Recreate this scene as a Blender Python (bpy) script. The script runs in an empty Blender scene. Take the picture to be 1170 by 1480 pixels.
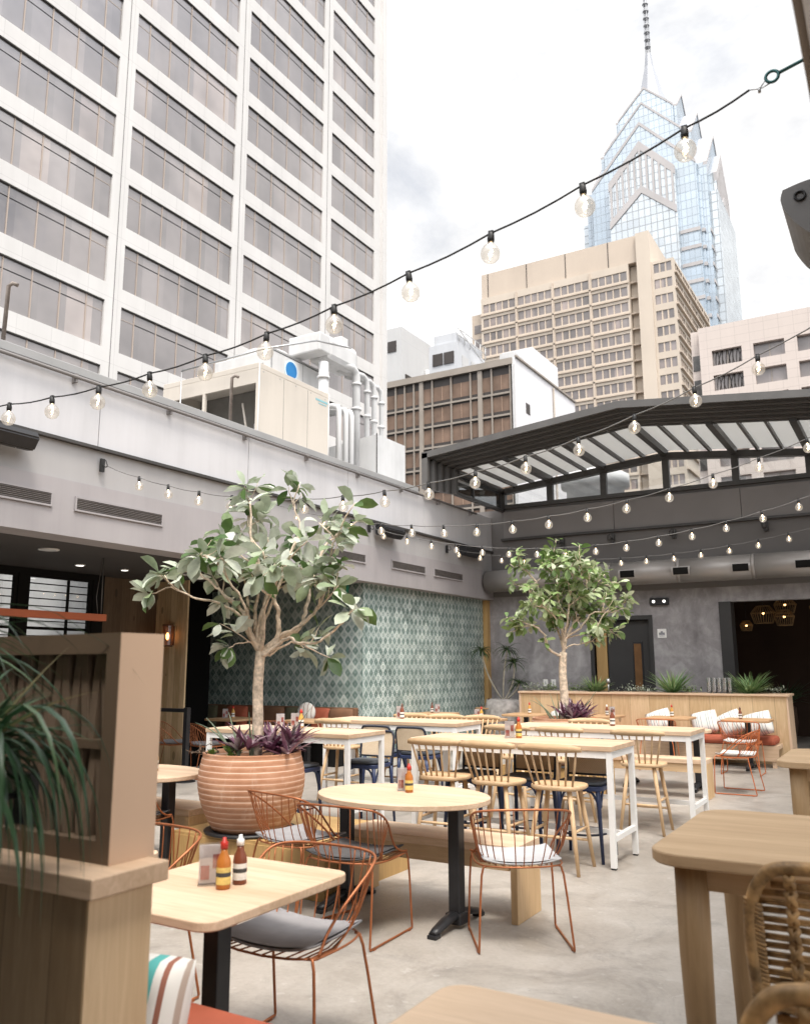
import bpy, bmesh, math, random
from mathutils import Vector, Matrix, Euler
random.seed(7)
SC = bpy.context.scene
COL = SC.collection
R = math.radians
RH = Vector((0.8596, 0.5110, 0)); FH = Vector((-0.5110, 0.8596, 0))   # picture-right and picture-depth directions on the ground

# ------------------------------------------------------------------ mesh builder
class MB:
    def __init__(s):
        s.bm = bmesh.new(); s.mi = 0
    def _f(s, vs, smooth=False):
        try:
            f = s.bm.faces.new(vs); f.material_index = s.mi; f.smooth = smooth; return f
        except ValueError:
            return None
    def box(s, x0, y0, z0, x1, y1, z1, bev=0):
        if x0 > x1: x0, x1 = x1, x0
        if y0 > y1: y0, y1 = y1, y0
        if z0 > z1: z0, z1 = z1, z0
        v = [s.bm.verts.new(p) for p in ((x0,y0,z0),(x1,y0,z0),(x1,y1,z0),(x0,y1,z0),(x0,y0,z1),(x1,y0,z1),(x1,y1,z1),(x0,y1,z1))]
        fs = [s._f([v[i] for i in q]) for q in ((3,2,1,0),(4,5,6,7),(0,1,5,4),(1,2,6,5),(2,3,7,6),(3,0,4,7))]
        if bev:
            es = list({e for f in fs for e in f.edges})
            bmesh.ops.bevel(s.bm, geom=es, offset=bev, segments=2, affect='EDGES', profile=0.5, material=-1)
        return s
    def poly(s, pts, smooth=False):
        s._f([s.bm.verts.new(p) for p in pts], smooth); return s
    def hexa(s, a, b):
        """solid between two quads a and b (four points each, same order)"""
        va = [s.bm.verts.new(p) for p in a]; vb = [s.bm.verts.new(p) for p in b]
        s._f(va[::-1]); s._f(vb)
        for i in range(len(a)):
            j = (i+1) % len(a); s._f([va[i], va[j], vb[j], vb[i]])
        return s
    def tube(s, pts, r, n=8, closed=False, flat=1.0):
        pts = [Vector(p) for p in pts]; m = len(pts)
        rr = r if isinstance(r, (list, tuple)) else [r]*m
        rings = []; prev = None
        for i, p in enumerate(pts):
            if closed: d = pts[(i+1) % m]-pts[i-1]
            else: d = pts[min(i+1, m-1)]-pts[max(i-1, 0)]
            if d.length < 1e-9: d = Vector((0,0,1))
            d.normalize()
            if prev is None:
                a = Vector((0,0,1)) if abs(d.z) < .9 else Vector((1,0,0))
                u = d.cross(a).normalized()
            else:
                u = prev-d*prev.dot(d)
                if u.length < 1e-6: u = d.orthogonal()
                u.normalize()
            prev = u; w = d.cross(u)
            rings.append([s.bm.verts.new(p+(u*math.cos(2*math.pi*k/n)+w*math.sin(2*math.pi*k/n)*flat)*rr[i]) for k in range(n)])
        for i in range(m if closed else m-1):
            A = rings[i]; B = rings[(i+1) % m]
            for k in range(n):
                s._f([A[k], A[(k+1) % n], B[(k+1) % n], B[k]], True)
        if not closed:
            s._f(rings[0][::-1]); s._f(rings[-1])
        return s
    def lathe(s, prof, n=24, c=(0,0,0), caps=True, smooth=True):
        rings = []
        for r, z in prof:
            rings.append([s.bm.verts.new((c[0]+r*math.cos(2*math.pi*k/n), c[1]+r*math.sin(2*math.pi*k/n), c[2]+z)) for k in range(n)])
        for A, B in zip(rings, rings[1:]):
            for k in range(n):
                s._f([A[k], A[(k+1) % n], B[(k+1) % n], B[k]], smooth)
        if caps:
            s._f(rings[0][::-1]); s._f(rings[-1])
        return s
    def slab(s, outline, z0, z1, b=.006):
        """convex plate with softened edges"""
        n = len(outline); cx = sum(p[0] for p in outline)/n; cy = sum(p[1] for p in outline)/n
        def loop(z, ins):
            L = []
            for x, y in outline:
                d = Vector((cx-x, cy-y)); l = d.length
                d = d/l*ins if l else d
                L.append(s.bm.verts.new((x+d.x, y+d.y, z)))
            return L
        L = [loop(z0, b), loop(z0+b, 0), loop(z1-b, 0), loop(z1-b*.3, b*.35), loop(z1, b*1.2)]
        for A, B in zip(L, L[1:]):
            for k in range(n): s._f([A[k], A[(k+1) % n], B[(k+1) % n], B[k]], False)
        s._f(L[0][::-1]); s._f(L[-1]); return s
    def sheet(s, fn, nu, nv, thick=0, smooth=True):
        """grid surface fn(u,v)->point, u,v in 0..1"""
        g = [[s.bm.verts.new(fn(i/nu, j/nv)) for j in range(nv+1)] for i in range(nu+1)]
        for i in range(nu):
            for j in range(nv):
                s._f([g[i][j], g[i+1][j], g[i+1][j+1], g[i][j+1]], smooth)
        return s
    def build(s, name, mat, parent=None, loc=None, rot=None, recalc=True):
        me = bpy.data.meshes.new(name)
        if recalc: bmesh.ops.recalc_face_normals(s.bm, faces=s.bm.faces[:])
        s.bm.to_mesh(me); s.bm.free()
        for m in (mat if isinstance(mat, (list, tuple)) else [mat]): me.materials.append(m)
        o = bpy.data.objects.new(name, me); COL.objects.link(o)
        if parent: o.parent = parent
        if loc: o.location = loc
        if rot: o.rotation_euler = rot
        return o

def tag(o, label=None, cat=None, group=None, kind=None):
    if label: o['label'] = label
    if cat: o['category'] = cat
    if group: o['group'] = group
    if kind: o['kind'] = kind
    return o
def thing(name, label, cat, loc=(0,0,0), rz=0, group=None, kind=None):
    o = bpy.data.objects.new(name, None); COL.objects.link(o)
    o.empty_display_size = .1
    o.location = loc; o.rotation_euler = (0,0,rz)
    return tag(o, label, cat, group, kind)
def kids(o): return [c for c in bpy.data.objects if c.parent == o]
def copy_tree(o, parent=None):
    c = o.copy(); COL.objects.link(c)
    if parent: c.parent = parent
    for ch in kids(o): copy_tree(ch, c)
    return c
def place(proto, used, loc, rz, label, group=None):
    o = proto if not used.get(proto.name) else copy_tree(proto)
    used[proto.name] = True
    o.location = loc; o.rotation_euler = (0,0,rz); o['label'] = label
    if group: o['group'] = group
    return o
USED = {}
def rrect(x0, y0, x1, y1, r, n=6):
    P = []
    for cx, cy, a0 in ((x1-r,y1-r,0),(x0+r,y1-r,90),(x0+r,y0+r,180),(x1-r,y0+r,270)):
        for k in range(n+1):
            a = R(a0+90*k/n); P.append((cx+r*math.cos(a), cy+r*math.sin(a)))
    return P
def ellipse(a, b, n=40): return [(a*math.cos(2*math.pi*k/n), b*math.sin(2*math.pi*k/n)) for k in range(n)]
def spline(P, n=6):
    P = [Vector(p) for p in P]; out = []
    for i in range(len(P)-1):
        p0 = P[max(i-1,0)]; p1 = P[i]; p2 = P[i+1]; p3 = P[min(i+2,len(P)-1)]
        for k in range(n):
            t = k/n
            out.append(.5*((2*p1)+(p2-p0)*t+(2*p0-5*p1+4*p2-p3)*t*t+(3*p1-p0-3*p2+p3)*t**3))
    out.append(P[-1]); return out

# ------------------------------------------------------------------ materials
class NB:
    def __init__(s, name):
        s.m = bpy.data.materials.new(name); s.m.use_nodes = True
        s.t = s.m.node_tree; s.N = s.t.nodes; s.L = s.t.links
        s.b = s.N['Principled BSDF']; s.out = s.N['Material Output']
    def n(s, t, **k):
        x = s.N.new(t)
        for a, v in k.items(): setattr(x, a, v)
        return x
    def inp(s, sock, v):
        if hasattr(v, 'is_linked') or isinstance(v, bpy.types.NodeSocket): s.L.new(v, sock)
        else:
            if isinstance(v, (tuple, list)) and len(v) == 3 and sock.type == 'RGBA': v = (*v, 1)
            sock.default_value = v
    def math(s, op, a, b=0.0, c=None):
        x = s.n('ShaderNodeMath', operation=op); s.inp(x.inputs[0], a); s.inp(x.inputs[1], b)
        if c is not None: s.inp(x.inputs[2], c)
        return x.outputs[0]
    def vmath(s, op, a, b):
        x = s.n('ShaderNodeVectorMath', operation=op); s.inp(x.inputs[0], a); s.inp(x.inputs[1], b); return x.outputs[0]
    def coord(s, rnd=True):
        tc = s.n('ShaderNodeTexCoord').outputs['Object']
        if not rnd: return tc
        oi = s.n('ShaderNodeObjectInfo').outputs['Random']
        return s.vmath('ADD', tc, s.math('MULTIPLY', oi, 17.0))
    def scale(s, v, sc): return s.vmath('MULTIPLY', v, sc)
    def noise(s, v, sc=5, det=4, rough=.55, dist=0):
        x = s.n('ShaderNodeTexNoise'); s.inp(x.inputs['Vector'], v)
        x.inputs['Scale'].default_value = sc; x.inputs['Detail'].default_value = det
        x.inputs['Roughness'].default_value = rough; x.inputs['Distortion'].default_value = dist
        return x.outputs['Fac']
    def ramp(s, f, stops):
        x = s.n('ShaderNodeValToRGB'); s.inp(x.inputs[0], f); e = x.color_ramp.elements
        while len(e) < len(stops): e.new(.5)
        for el, (p, c) in zip(e, stops):
            el.position = p; el.color = (*c, 1) if len(c) == 3 else c
        return x.outputs[0]
    def mix(s, f, a, b, mode='MIX'):
        x = s.n('ShaderNodeMix', data_type='RGBA', blend_type=mode)
        s.inp(x.inputs[0], f); s.inp(x.inputs[6], a); s.inp(x.inputs[7], b); return x.outputs[2]
    def bump(s, h, st=.3, d=.01):
        x = s.n('ShaderNodeBump'); s.inp(x.inputs['Height'], h)
        x.inputs['Strength'].default_value = st; x.inputs['Distance'].default_value = d
        s.L.new(x.outputs[0], s.b.inputs['Normal'])
    def set(s, col=None, rough=None, metal=None, **k):
        if col is not None: s.inp(s.b.inputs['Base Color'], col)
        if rough is not None: s.inp(s.b.inputs['Roughness'], rough)
        if metal is not None: s.inp(s.b.inputs['Metallic'], metal)
        for a, v in k.items(): s.inp(s.b.inputs[a.replace('_', ' ')], v)
        return s.m
    def sep(s, v):
        x = s.n('ShaderNodeSeparateXYZ'); s.inp(x.inputs[0], v); return x.outputs
def paint(name, c, rough=.5, var=.12, sc=3.0, metal=0, bmp=0, bsc=60, spec=.4):
    b = NB(name); v = b.coord()
    f = b.noise(v, sc, 5)
    lo = tuple(x*(1-var) for x in c); hi = tuple(min(1, x*(1+var)) for x in c)
    b.set(b.ramp(f, [(.3, lo), (.7, hi)]), rough, metal, Specular_IOR_Level=spec)
    if bmp: b.bump(b.noise(v, bsc, 3), bmp, .004)
    return b.m
def stained(name, c, rough=.7, var=.16, sc=.5, stretch=.1):
    """painted or bare masonry with rain streaks and faint blotches"""
    b = NB(name); v = b.coord(False)
    f = b.noise(b.scale(v, (1,1,stretch)), sc*3, 6, .65); g = b.noise(v, sc, 5, .6)
    h = b.math('ADD', b.math('MULTIPLY', f, .5), b.math('MULTIPLY', g, .5))
    b.set(b.ramp(h, [(.34, tuple(x*(1-var) for x in c)), (.52, c), (.68, tuple(min(1, x*(1+var*.5)) for x in c))]), rough, Specular_IOR_Level=.35)
    b.bump(b.noise(v, 22, 4), .05, .004); return b.m
def wood(name, c1, c2, axis='x', rough=.5, sc=1.0, knots=False):
    b = NB(name); v = b.coord()
    st = {'x': (1.2, 14, 14), 'y': (14, 1.2, 14), 'z': (14, 14, 1.2)}[axis]
    g = b.noise(b.scale(v, tuple(q*sc for q in st)), 2.2, 6, .62, 1.2)
    big = b.noise(b.scale(v, tuple(q*.25*sc for q in st)), 1.6, 2)
    perp = b.sep(v)[1 if axis == 'x' else 0]
    lam = b.n('ShaderNodeTexWhiteNoise', noise_dimensions='1D'); b.inp(lam.inputs['W'], b.math('FLOOR', b.math('DIVIDE', perp, .085/sc)))
    f = b.math('ADD', b.math('ADD', b.math('MULTIPLY', g, .66), b.math('MULTIPLY', big, .30)), b.math('MULTIPLY', lam.outputs[0], .13))
    col = b.ramp(f, [(.32, c2), (.52, tuple((x+y)/2 for x, y in zip(c1, c2))), (.68, c1)])
    if knots:
        vo = b.n('ShaderNodeTexVoronoi'); b.inp(vo.inputs['Vector'], b.scale(v, {'x': (1.5,5,5), 'y': (5,1.5,5), 'z': (4,4,1.6)}[axis]))
        vo.inputs['Scale'].default_value = 1.1
        k = b.math('LESS_THAN', vo.outputs['Distance'], .085)
        col = b.mix(b.math('MULTIPLY', k, .6), col, tuple(x*.35 for x in c2))
    b.set(col, b.math('ADD', rough, b.math('MULTIPLY', g, .15)))
    b.bump(g, .12, .002)
    return b.m
def planks(name, c1, c2, width, axis='x', rough=.6):
    """vertical boards laid along one horizontal axis"""
    b = NB(name); v = b.coord(False); o = b.sep(v); u = o['XYZ'.index(axis.upper())]
    uu = b.math('DIVIDE', u, width); idx = b.math('FLOOR', uu); fr = b.math('FRACT', uu)
    off = b.math('MULTIPLY', idx, 3.71)
    cb = b.n('ShaderNodeCombineXYZ'); b.inp(cb.inputs[0], b.math('MULTIPLY', u, 14)); b.inp(cb.inputs[1], off)
    b.inp(cb.inputs[2], b.math('ADD', b.math('MULTIPLY', o[2], 1.3), off))
    g = b.noise(cb.outputs[0], 2.0, 6, .6, 1.0)
    wn = b.n('ShaderNodeTexWhiteNoise', noise_dimensions='1D'); b.inp(wn.inputs['W'], idx)
    f = b.math('ADD', b.math('MULTIPLY', g, .75), b.math('MULTIPLY', wn.outputs[0], .25))
    col = b.ramp(f, [(.35, c2), (.7, c1)])
    seam = b.math('LESS_THAN', fr, .02)
    col = b.mix(b.math('MULTIPLY', seam, .6), col, tuple(x*.3 for x in c2))
    vo = b.n('ShaderNodeTexVoronoi'); b.inp(vo.inputs['Vector'], b.scale(cb.outputs[0], (.28, 1, 1.3))); vo.inputs['Scale'].default_value = 1.0
    col = b.mix(b.math('MULTIPLY', b.math('LESS_THAN', vo.outputs['Distance'], .12), .6), col, tuple(x*.3 for x in c2))
    b.set(col, rough); b.bump(b.math('SUBTRACT', g, seam), .2, .003)
    return b.m
def emit(name, c, st):
    b = NB(name); b.set((.02,.02,.02), .5, Emission_Color=(*c, 1), Emission_Strength=st); return b.m
def foliage(name, cols, rough=.5, trans=.25, noise=20):
    b = NB(name); g = b.n('ShaderNodeNewGeometry')
    c = b.ramp(g.outputs['Random Per Island'], cols)
    nz = b.noise(b.coord(False), noise, 3)
    c = b.mix(.35, c, b.ramp(nz, [(.3, (.25,.25,.25)), (.7, (1,1,1))]), 'MULTIPLY')
    b.set(c, rough)
    tr = b.n('ShaderNodeBsdfTranslucent'); b.L.new(c, tr.inputs[0])
    mx = b.n('ShaderNodeMixShader'); mx.inputs[0].default_value = trans
    b.L.new(b.b.outputs[0], mx.inputs[1]); b.L.new(tr.outputs[0], mx.inputs[2]); b.L.new(mx.outputs[0], b.out.inputs[0])
    return b.m
def clear_glass(name, tint=(1,1,1), refl=.1, edge=.5):
    b = NB(name); tr = b.n('ShaderNodeBsdfTransparent'); tr.inputs[0].default_value = (*tint, 1)
    gl = b.n('ShaderNodeBsdfGlossy'); gl.inputs['Roughness'].default_value = .03; gl.inputs[0].default_value = (.95,.95,.95,1)
    lw = b.n('ShaderNodeLayerWeight'); lw.inputs[0].default_value = .35
    f = b.math('ADD', refl, b.math('MULTIPLY', lw.outputs['Facing'], edge))
    mx = b.n('ShaderNodeMixShader'); b.inp(mx.inputs[0], f)
    b.L.new(tr.outputs[0], mx.inputs[1]); b.L.new(gl.outputs[0], mx.inputs[2]); b.L.new(mx.outputs[0], b.out.inputs[0])
    return b.m
def facade_glass(name, base, refl, tint=(1,1,1), var=.25, sc=.35, rough=.04, cell=None):
    """opaque tinted office glazing: a dim interior seen through a mirror coat; panes differ a little in tilt and blind position"""
    b = NB(name); v = b.coord(False)
    f = b.noise(b.coord(True), sc, 3)
    c = b.ramp(f, [(.3, tuple(x*(1-var) for x in base)), (.7, tuple(x*(1+var) for x in base))])
    if cell:
        o = b.sep(v); cb = b.n('ShaderNodeCombineXYZ'); wq = b.n('ShaderNodeTexWhiteNoise', noise_dimensions='2D')
        b.inp(cb.inputs[0], b.math('FLOOR', b.math('DIVIDE', b.math('ADD', o[0], o[1]), cell[0]))); b.inp(cb.inputs[1], b.math('FLOOR', b.math('DIVIDE', b.math('ADD', o[2], cell[2]), cell[1]))); b.inp(wq.inputs[0], cb.outputs[0])
        c = b.mix(1.0, c, b.ramp(wq.outputs[0], [(0, (.72,.72,.72)), (.8, (1.1,1.1,1.1)), (.9, (1.22,1.19,1.16)), (.97, (1.6,1.52,1.46))]), 'MULTIPLY')
    b.set(c, .35)
    gl = b.n('ShaderNodeBsdfGlossy'); gl.inputs['Roughness'].default_value = rough; gl.inputs[0].default_value = (*tint, 1)
    bp = b.n('ShaderNodeBump'); b.inp(bp.inputs['Height'], b.noise(b.scale(v, (.5,.5,.5)), 1.3, 2)); bp.inputs['Strength'].default_value = .25; bp.inputs['Distance'].default_value = .08
    b.L.new(bp.outputs[0], gl.inputs['Normal'])
    lw = b.n('ShaderNodeLayerWeight'); lw.inputs[0].default_value = .3
    mx = b.n('ShaderNodeMixShader'); b.inp(mx.inputs[0], b.math('ADD', refl, b.math('MULTIPLY', lw.outputs['Fresnel'], .35)))
    b.L.new(b.b.outputs[0], mx.inputs[1]); b.L.new(gl.outputs[0], mx.inputs[2]); b.L.new(mx.outputs[0], b.out.inputs[0])
    return b.m
def panelled(name, c, axis, pu, pz, line=.02, dark=.6, var=.08, rough=.7, ou=0, oz=0):
    """cladding with thin joints every pu along a horizontal axis and every pz in height"""
    b = NB(name); v = b.coord(False); o = b.sep(v)
    u = o['XYZ'.index(axis.upper())] if len(axis) == 1 else b.math('ADD', o[0], o[1])
    fu = b.math('FRACT', b.math('DIVIDE', b.math('ADD', u, ou), pu)); fz = b.math('FRACT', b.math('DIVIDE', b.math('ADD', o[2], oz), pz))
    l = b.math('MAXIMUM', b.math('LESS_THAN', fu, line/pu), b.math('LESS_THAN', fz, line/pz))
    f = b.noise(v, .25, 5); f2 = b.noise(b.scale(v, (1,1,.08)), 1.2, 6, .65)
    base = b.ramp(b.math('ADD', b.math('MULTIPLY', f, .5), b.math('MULTIPLY', f2, .5)), [(.3, tuple(x*(1-var) for x in c)), (.7, tuple(min(1, x*(1+var)) for x in c))])
    b.set(b.mix(b.math('MULTIPLY', l, dark), base, tuple(x*.3 for x in c)), rough); return b.m

M = {}
OAK1 = (.68, .505, .36); OAK2 = (.47, .32, .20)
for ax in 'xyz': M['oak_'+ax] = wood('oak_'+ax, OAK1, OAK2, ax)
M['oak_stool'] = wood('stool_oak', (.64,.455,.275), (.48,.315,.17), 'z')
M['oak_stool_x'] = wood('stool_oak_flat', (.64,.455,.275), (.48,.315,.17), 'x')
M['brown_oak_x'] = wood('brown_oak_top', (.60,.43,.26), (.44,.29,.16), 'x')
M['brown_oak_z'] = wood('brown_oak_leg', (.42,.28,.145), (.29,.18,.085), 'z')
M['bench_side'] = wood('bench_side', (.62,.43,.24), (.46,.29,.14), 'z', knots=True)
M['golden'] = wood('golden_board', (.50,.32,.13), (.38,.23,.085), 'z', knots=True)
M['booth_wood'] = wood('booth_top', (.52,.33,.18), (.38,.22,.11), 'x')
M['planks_x'] = planks('oak_boards', (.66,.49,.30), (.50,.34,.18), .33, 'x')
M['planks_base_shaded'] = planks('divider_boards_shaded', (.40,.285,.165), (.27,.18,.095), .19, 'x')  # base front coloured darker to carry its shade
M['planks_pillar'] = planks('pillar_boards', (.82,.62,.38), (.54,.37,.20), .13, 'x')
M['boards_shaded'] = planks('boards_shaded', (.15,.10,.058), (.085,.054,.03), .16, 'y')  # darker board tone stands in for shade on this timber face
M['white_metal'] = paint('white_metal', (.80,.80,.79), .35, .04)
M['black_metal'] = paint('black_metal', (.018,.018,.02), .42, .25, 8)
M['dark_frame'] = paint('dark_roof_frame', (.055,.052,.050), .42, .15)
M['rib_frame'] = paint('mid_roof_frame', (.10,.096,.093), .42, .12)
M['navy'] = paint('navy_paint', (.028,.042,.10), .4, .15)
M['navy_dark'] = paint('navy_dark', (.02,.024,.04), .4, .15)
M['copper'] = paint('copper_wire', (.36,.125,.05), .38, .2, 9, .45)
M['orange_wire'] = paint('orange_wire', (.52,.15,.05), .42, .15, 9, .2)
M['grey_fabric'] = paint('grey_fabric', (.27,.26,.265), .9, .1, 12, bmp=.25, bsc=400)
M['dark_fabric'] = paint('dark_fabric', (.085,.08,.08), .9, .15, 12, bmp=.25, bsc=400)
M['light_fabric'] = paint('light_fabric', (.62,.60,.57), .9, .06, 12, bmp=.2, bsc=400)
M['red_fabric'] = paint('red_fabric', (.34,.085,.045), .75, .15, 6, bmp=.15, bsc=300)
M['brown_fabric'] = paint('brown_fabric', (.15,.075,.04), .8, .15, 6)
M['olive_fabric'] = paint('olive_fabric', (.09,.085,.05), .85, .15, 6)
M['steel'] = paint('steel', (.42,.42,.42), .35, .1, 6, .8)
M['hvac_white'] = stained('hvac_white', (.56,.56,.56), .5, .18, .9, .15)
M['hvac_beige'] = stained('hvac_beige', (.55,.50,.44), .55, .12, .7, .12)
M['dark_void'] = paint('dark_void', (.012,.011,.010), .9, .2)
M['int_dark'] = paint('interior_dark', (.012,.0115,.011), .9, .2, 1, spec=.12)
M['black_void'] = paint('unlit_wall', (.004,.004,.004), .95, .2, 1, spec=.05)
M['door_dark'] = paint('door_dark', (.035,.034,.034), .6, .15, 1)
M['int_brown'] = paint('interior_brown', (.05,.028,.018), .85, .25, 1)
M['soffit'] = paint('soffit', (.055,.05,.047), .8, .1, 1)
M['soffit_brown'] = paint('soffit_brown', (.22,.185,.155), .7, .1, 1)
M['wall_light'] = stained('wall_light', (.54,.535,.55), 0.6, .15, .8, .07)
M['wall_mid'] = stained('wall_mid', (.335,.315,.32), 0.7, .15, .8, .07)
M['wall_band'] = stained('wall_band', (.36,.35,.35), 0.7, .15, .8, .07)
M['cap_grey'] = paint('cap_grey', (.30,.30,.30), .5, .1, 1.5)
M['back_panel'] = paint('back_panel', (.20,.187,.183), .6, .08, .8)
M['back_panel2'] = paint('back_panel_dark', (.155,.145,.14), .65, .08, .8)
M['duct'] = paint('duct', (.33,.31,.295), .42, .08, 1.5, .35)
M['screen_lit'] = paint('screen_lit', (.60,.43,.31), .6, .04, 1.5)  # lighter copy for the screen end that catches the light
M['screen_shaded'] = paint('screen_shaded', (.15,.105,.07), .6, .1, 4)  # screen front coloured darker to carry its shade
M['slat_brown'] = paint('slat_brown', (.22,.16,.115), .65, .2, 6)
M['soil'] = paint('soil', (.035,.024,.016), .95, .4, 30, bmp=.8, bsc=60)
M['white_plastic'] = paint('white_plastic', (.82,.81,.79), .4, .04)
M['rope'] = paint('cable_black', (.02,.02,.02), .5, .2)
M['cable_grey'] = paint('cable_grey', (.16,.155,.15), .5, .2)
M['teal_steel'] = paint('teal_steel', (.05,.13,.13), .4, .2, 8, .6)
M['orange_bar'] = paint('orange_bar', (.42,.11,.045), .5, .06)
M['bark'] = paint('bark', (.60,.49,.38), .9, .42, 26, bmp=.9, bsc=70)
M['leaf1'] = foliage('ficus_leaf', [(0, (.06,.13,.03)), (.20, (.13,.21,.06)), (.30, (.36,.43,.29)), (.6, (.52,.57,.46)), (.88, (.66,.69,.60)), (1, (.26,.34,.17))])
M['leaf2'] = foliage('ficus_leaf_far', [(0, (.10,.18,.05)), (.4, (.24,.34,.11)), (.58, (.42,.50,.27)), (.85, (.60,.65,.47)), (1, (.32,.42,.16))])
M['blade'] = foliage('strap_blade', [(0, (.015,.045,.02)), (.5, (.03,.085,.035)), (.8, (.06,.13,.055)), (.95, (.13,.19,.09)), (1, (.34,.25,.12))], .32, .15)
M['grass'] = foliage('spiky_blade', [(0, (.13,.26,.10)), (.5, (.27,.42,.18)), (1, (.46,.56,.28))], .45, .25)
M['dracaena'] = foliage('dracaena_blade', [(0, (.025,.06,.02)), (.6, (.06,.11,.035)), (1, (.14,.19,.07))], .45, .25)
M['purple'] = foliage('purple_leaf', [(0, (.10,.03,.06)), (.25, (.20,.07,.13)), (.45, (.36,.19,.27)), (.7, (.62,.53,.55)), (1, (.18,.07,.11))], .4, .2)
M['succulent'] = foliage('succulent_leaf', [(0, (.08,.15,.04)), (.5, (.2,.3,.07)), (.8, (.33,.38,.2)), (1, (.12,.2,.07))], .4, .15)
M['aloe'] = foliage('aloe_leaf', [(0, (.18,.24,.15)), (1, (.3,.36,.25))], .4, .1)
M['silver_leaf'] = foliage('silver_leaf', [(0, (.3,.35,.25)), (1, (.55,.58,.48))], .6, .2)
M['glass'] = clear_glass('clear_glass', (.96,.97,.97), .04, .35)
def bulb_glass():
    b = NB('bulb_glass'); tr = b.n('ShaderNodeBsdfTransparent'); tr.inputs[0].default_value = (.97,.95,.92,1)
    gl = b.n('ShaderNodeBsdfGlossy'); gl.inputs['Roughness'].default_value = .05
    em = b.n('ShaderNodeEmission'); em.inputs[0].default_value = (1,.86,.70,1); em.inputs[1].default_value = .85
    lw = b.n('ShaderNodeLayerWeight'); lw.inputs[0].default_value = .3
    m1 = b.n('ShaderNodeMixShader'); b.inp(m1.inputs[0], b.math('ADD', .08, b.math('MULTIPLY', lw.outputs['Facing'], .42))); b.L.new(tr.outputs[0], m1.inputs[1]); b.L.new(gl.outputs[0], m1.inputs[2])
    m2 = b.n('ShaderNodeMixShader'); m2.inputs[0].default_value = .20; b.L.new(m1.outputs[0], m2.inputs[1]); b.L.new(em.outputs[0], m2.inputs[2])
    b.L.new(m2.outputs[0], b.out.inputs[0]); return b.m
M['bulb_glass'] = bulb_glass()
M['acrylic'] = clear_glass('acrylic', (.96,.96,.97), .08, .4)
M['drink_glass'] = clear_glass('drink_glass', (.86,.87,.89), .28, .5)
M['roof_pane'] = clear_glass('clerestory_glass', (.90,.91,.91), .05, .25)
M['dark_pane'] = clear_glass('side_glass', (.35,.36,.36), .12, .3)
M['filament'] = emit('warm_filament', (1.0,.70,.38), 26)
M['lamp_glow'] = emit('warm_lamp', (1.0,.55,.2), 9)
M['white_glow'] = emit('white_lamp', (1.0,.95,.88), 3)
def frosted():
    b = NB('frosted_roof_glass'); b.set((.60,.60,.59), .5)
    tr = b.n('ShaderNodeBsdfTranslucent'); tr.inputs[0].default_value = (.80,.80,.79,1)
    mx = b.n('ShaderNodeMixShader'); mx.inputs[0].default_value = .42
    b.L.new(b.b.outputs[0], mx.inputs[1]); b.L.new(tr.outputs[0], mx.inputs[2]); b.L.new(mx.outputs[0], b.out.inputs[0]); return b.m
M['frosted'] = frosted()
def concrete():
    b = NB('polished_concrete'); v = b.coord(False)
    a = b.noise(v, .55, 6, .6, .4); c = b.noise(v, 3.2, 6, .65, .6); d = b.noise(v, 34, 4, .6)
    f = b.math('ADD', b.math('ADD', b.math('MULTIPLY', a, .45), b.math('MULTIPLY', c, .38)), b.math('MULTIPLY', d, .2))
    col = b.ramp(f, [(.36, (.25,.222,.192)), (.5, (.35,.318,.282)), (.64, (.44,.407,.368))])
    vo = b.n('ShaderNodeTexVoronoi', feature='DISTANCE_TO_EDGE'); b.inp(vo.inputs['Vector'], b.vmath('ADD', v, b.scale(b.n('ShaderNodeTexNoise').outputs['Color'], (.6,.6,.6)))); vo.inputs['Scale'].default_value = .21
    cr = b.math('LESS_THAN', vo.outputs[0], .0011)
    sp = b.noise(v, 11, 3, .5)
    stn = b.noise(b.scale(v, (1,1,1)), 1.5, 8, .72, 1.6)
    col = b.mix(b.ramp(stn, [(.50, (0,0,0)), (.66, (.55,.55,.55))]), col, (.175,.16,.145))
    fl = b.noise(v, 75, 2, .5)
    col = b.mix(b.math('MULTIPLY', b.math('GREATER_THAN', fl, .70), .4), col, (.12,.11,.10))
    col = b.mix(b.math('MULTIPLY', b.math('GREATER_THAN', sp, .67), .35), col, (.50,.48,.45))
    col = b.mix(b.math('MULTIPLY', cr, .10), col, (.16,.15,.14))
    b.set(col, b.math('ADD', .26, b.math('MULTIPLY', c, .3)), Specular_IOR_Level=.45)
    b.bump(d, .04, .002); return b.m
M['concrete'] = concrete()
def plaster():
    b = NB('dark_plaster'); v = b.coord(False)
    a = b.noise(v, .9, 7, .62, 1.2); c = b.noise(v, 4.5, 6, .65, .8); s = b.noise(b.scale(v, (2.2,2.2,.5)), 1.6, 5, .6)
    f = b.math('ADD', b.math('ADD', b.math('MULTIPLY', a, .45), b.math('MULTIPLY', c, .3)), b.math('MULTIPLY', s, .3))
    b.set(b.ramp(f, [(.38, (.17,.158,.162)), (.52, (.28,.265,.27)), (.64, (.42,.405,.41))]), .8); b.bump(c, .25, .006); return b.m
M['plaster'] = plaster()
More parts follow.
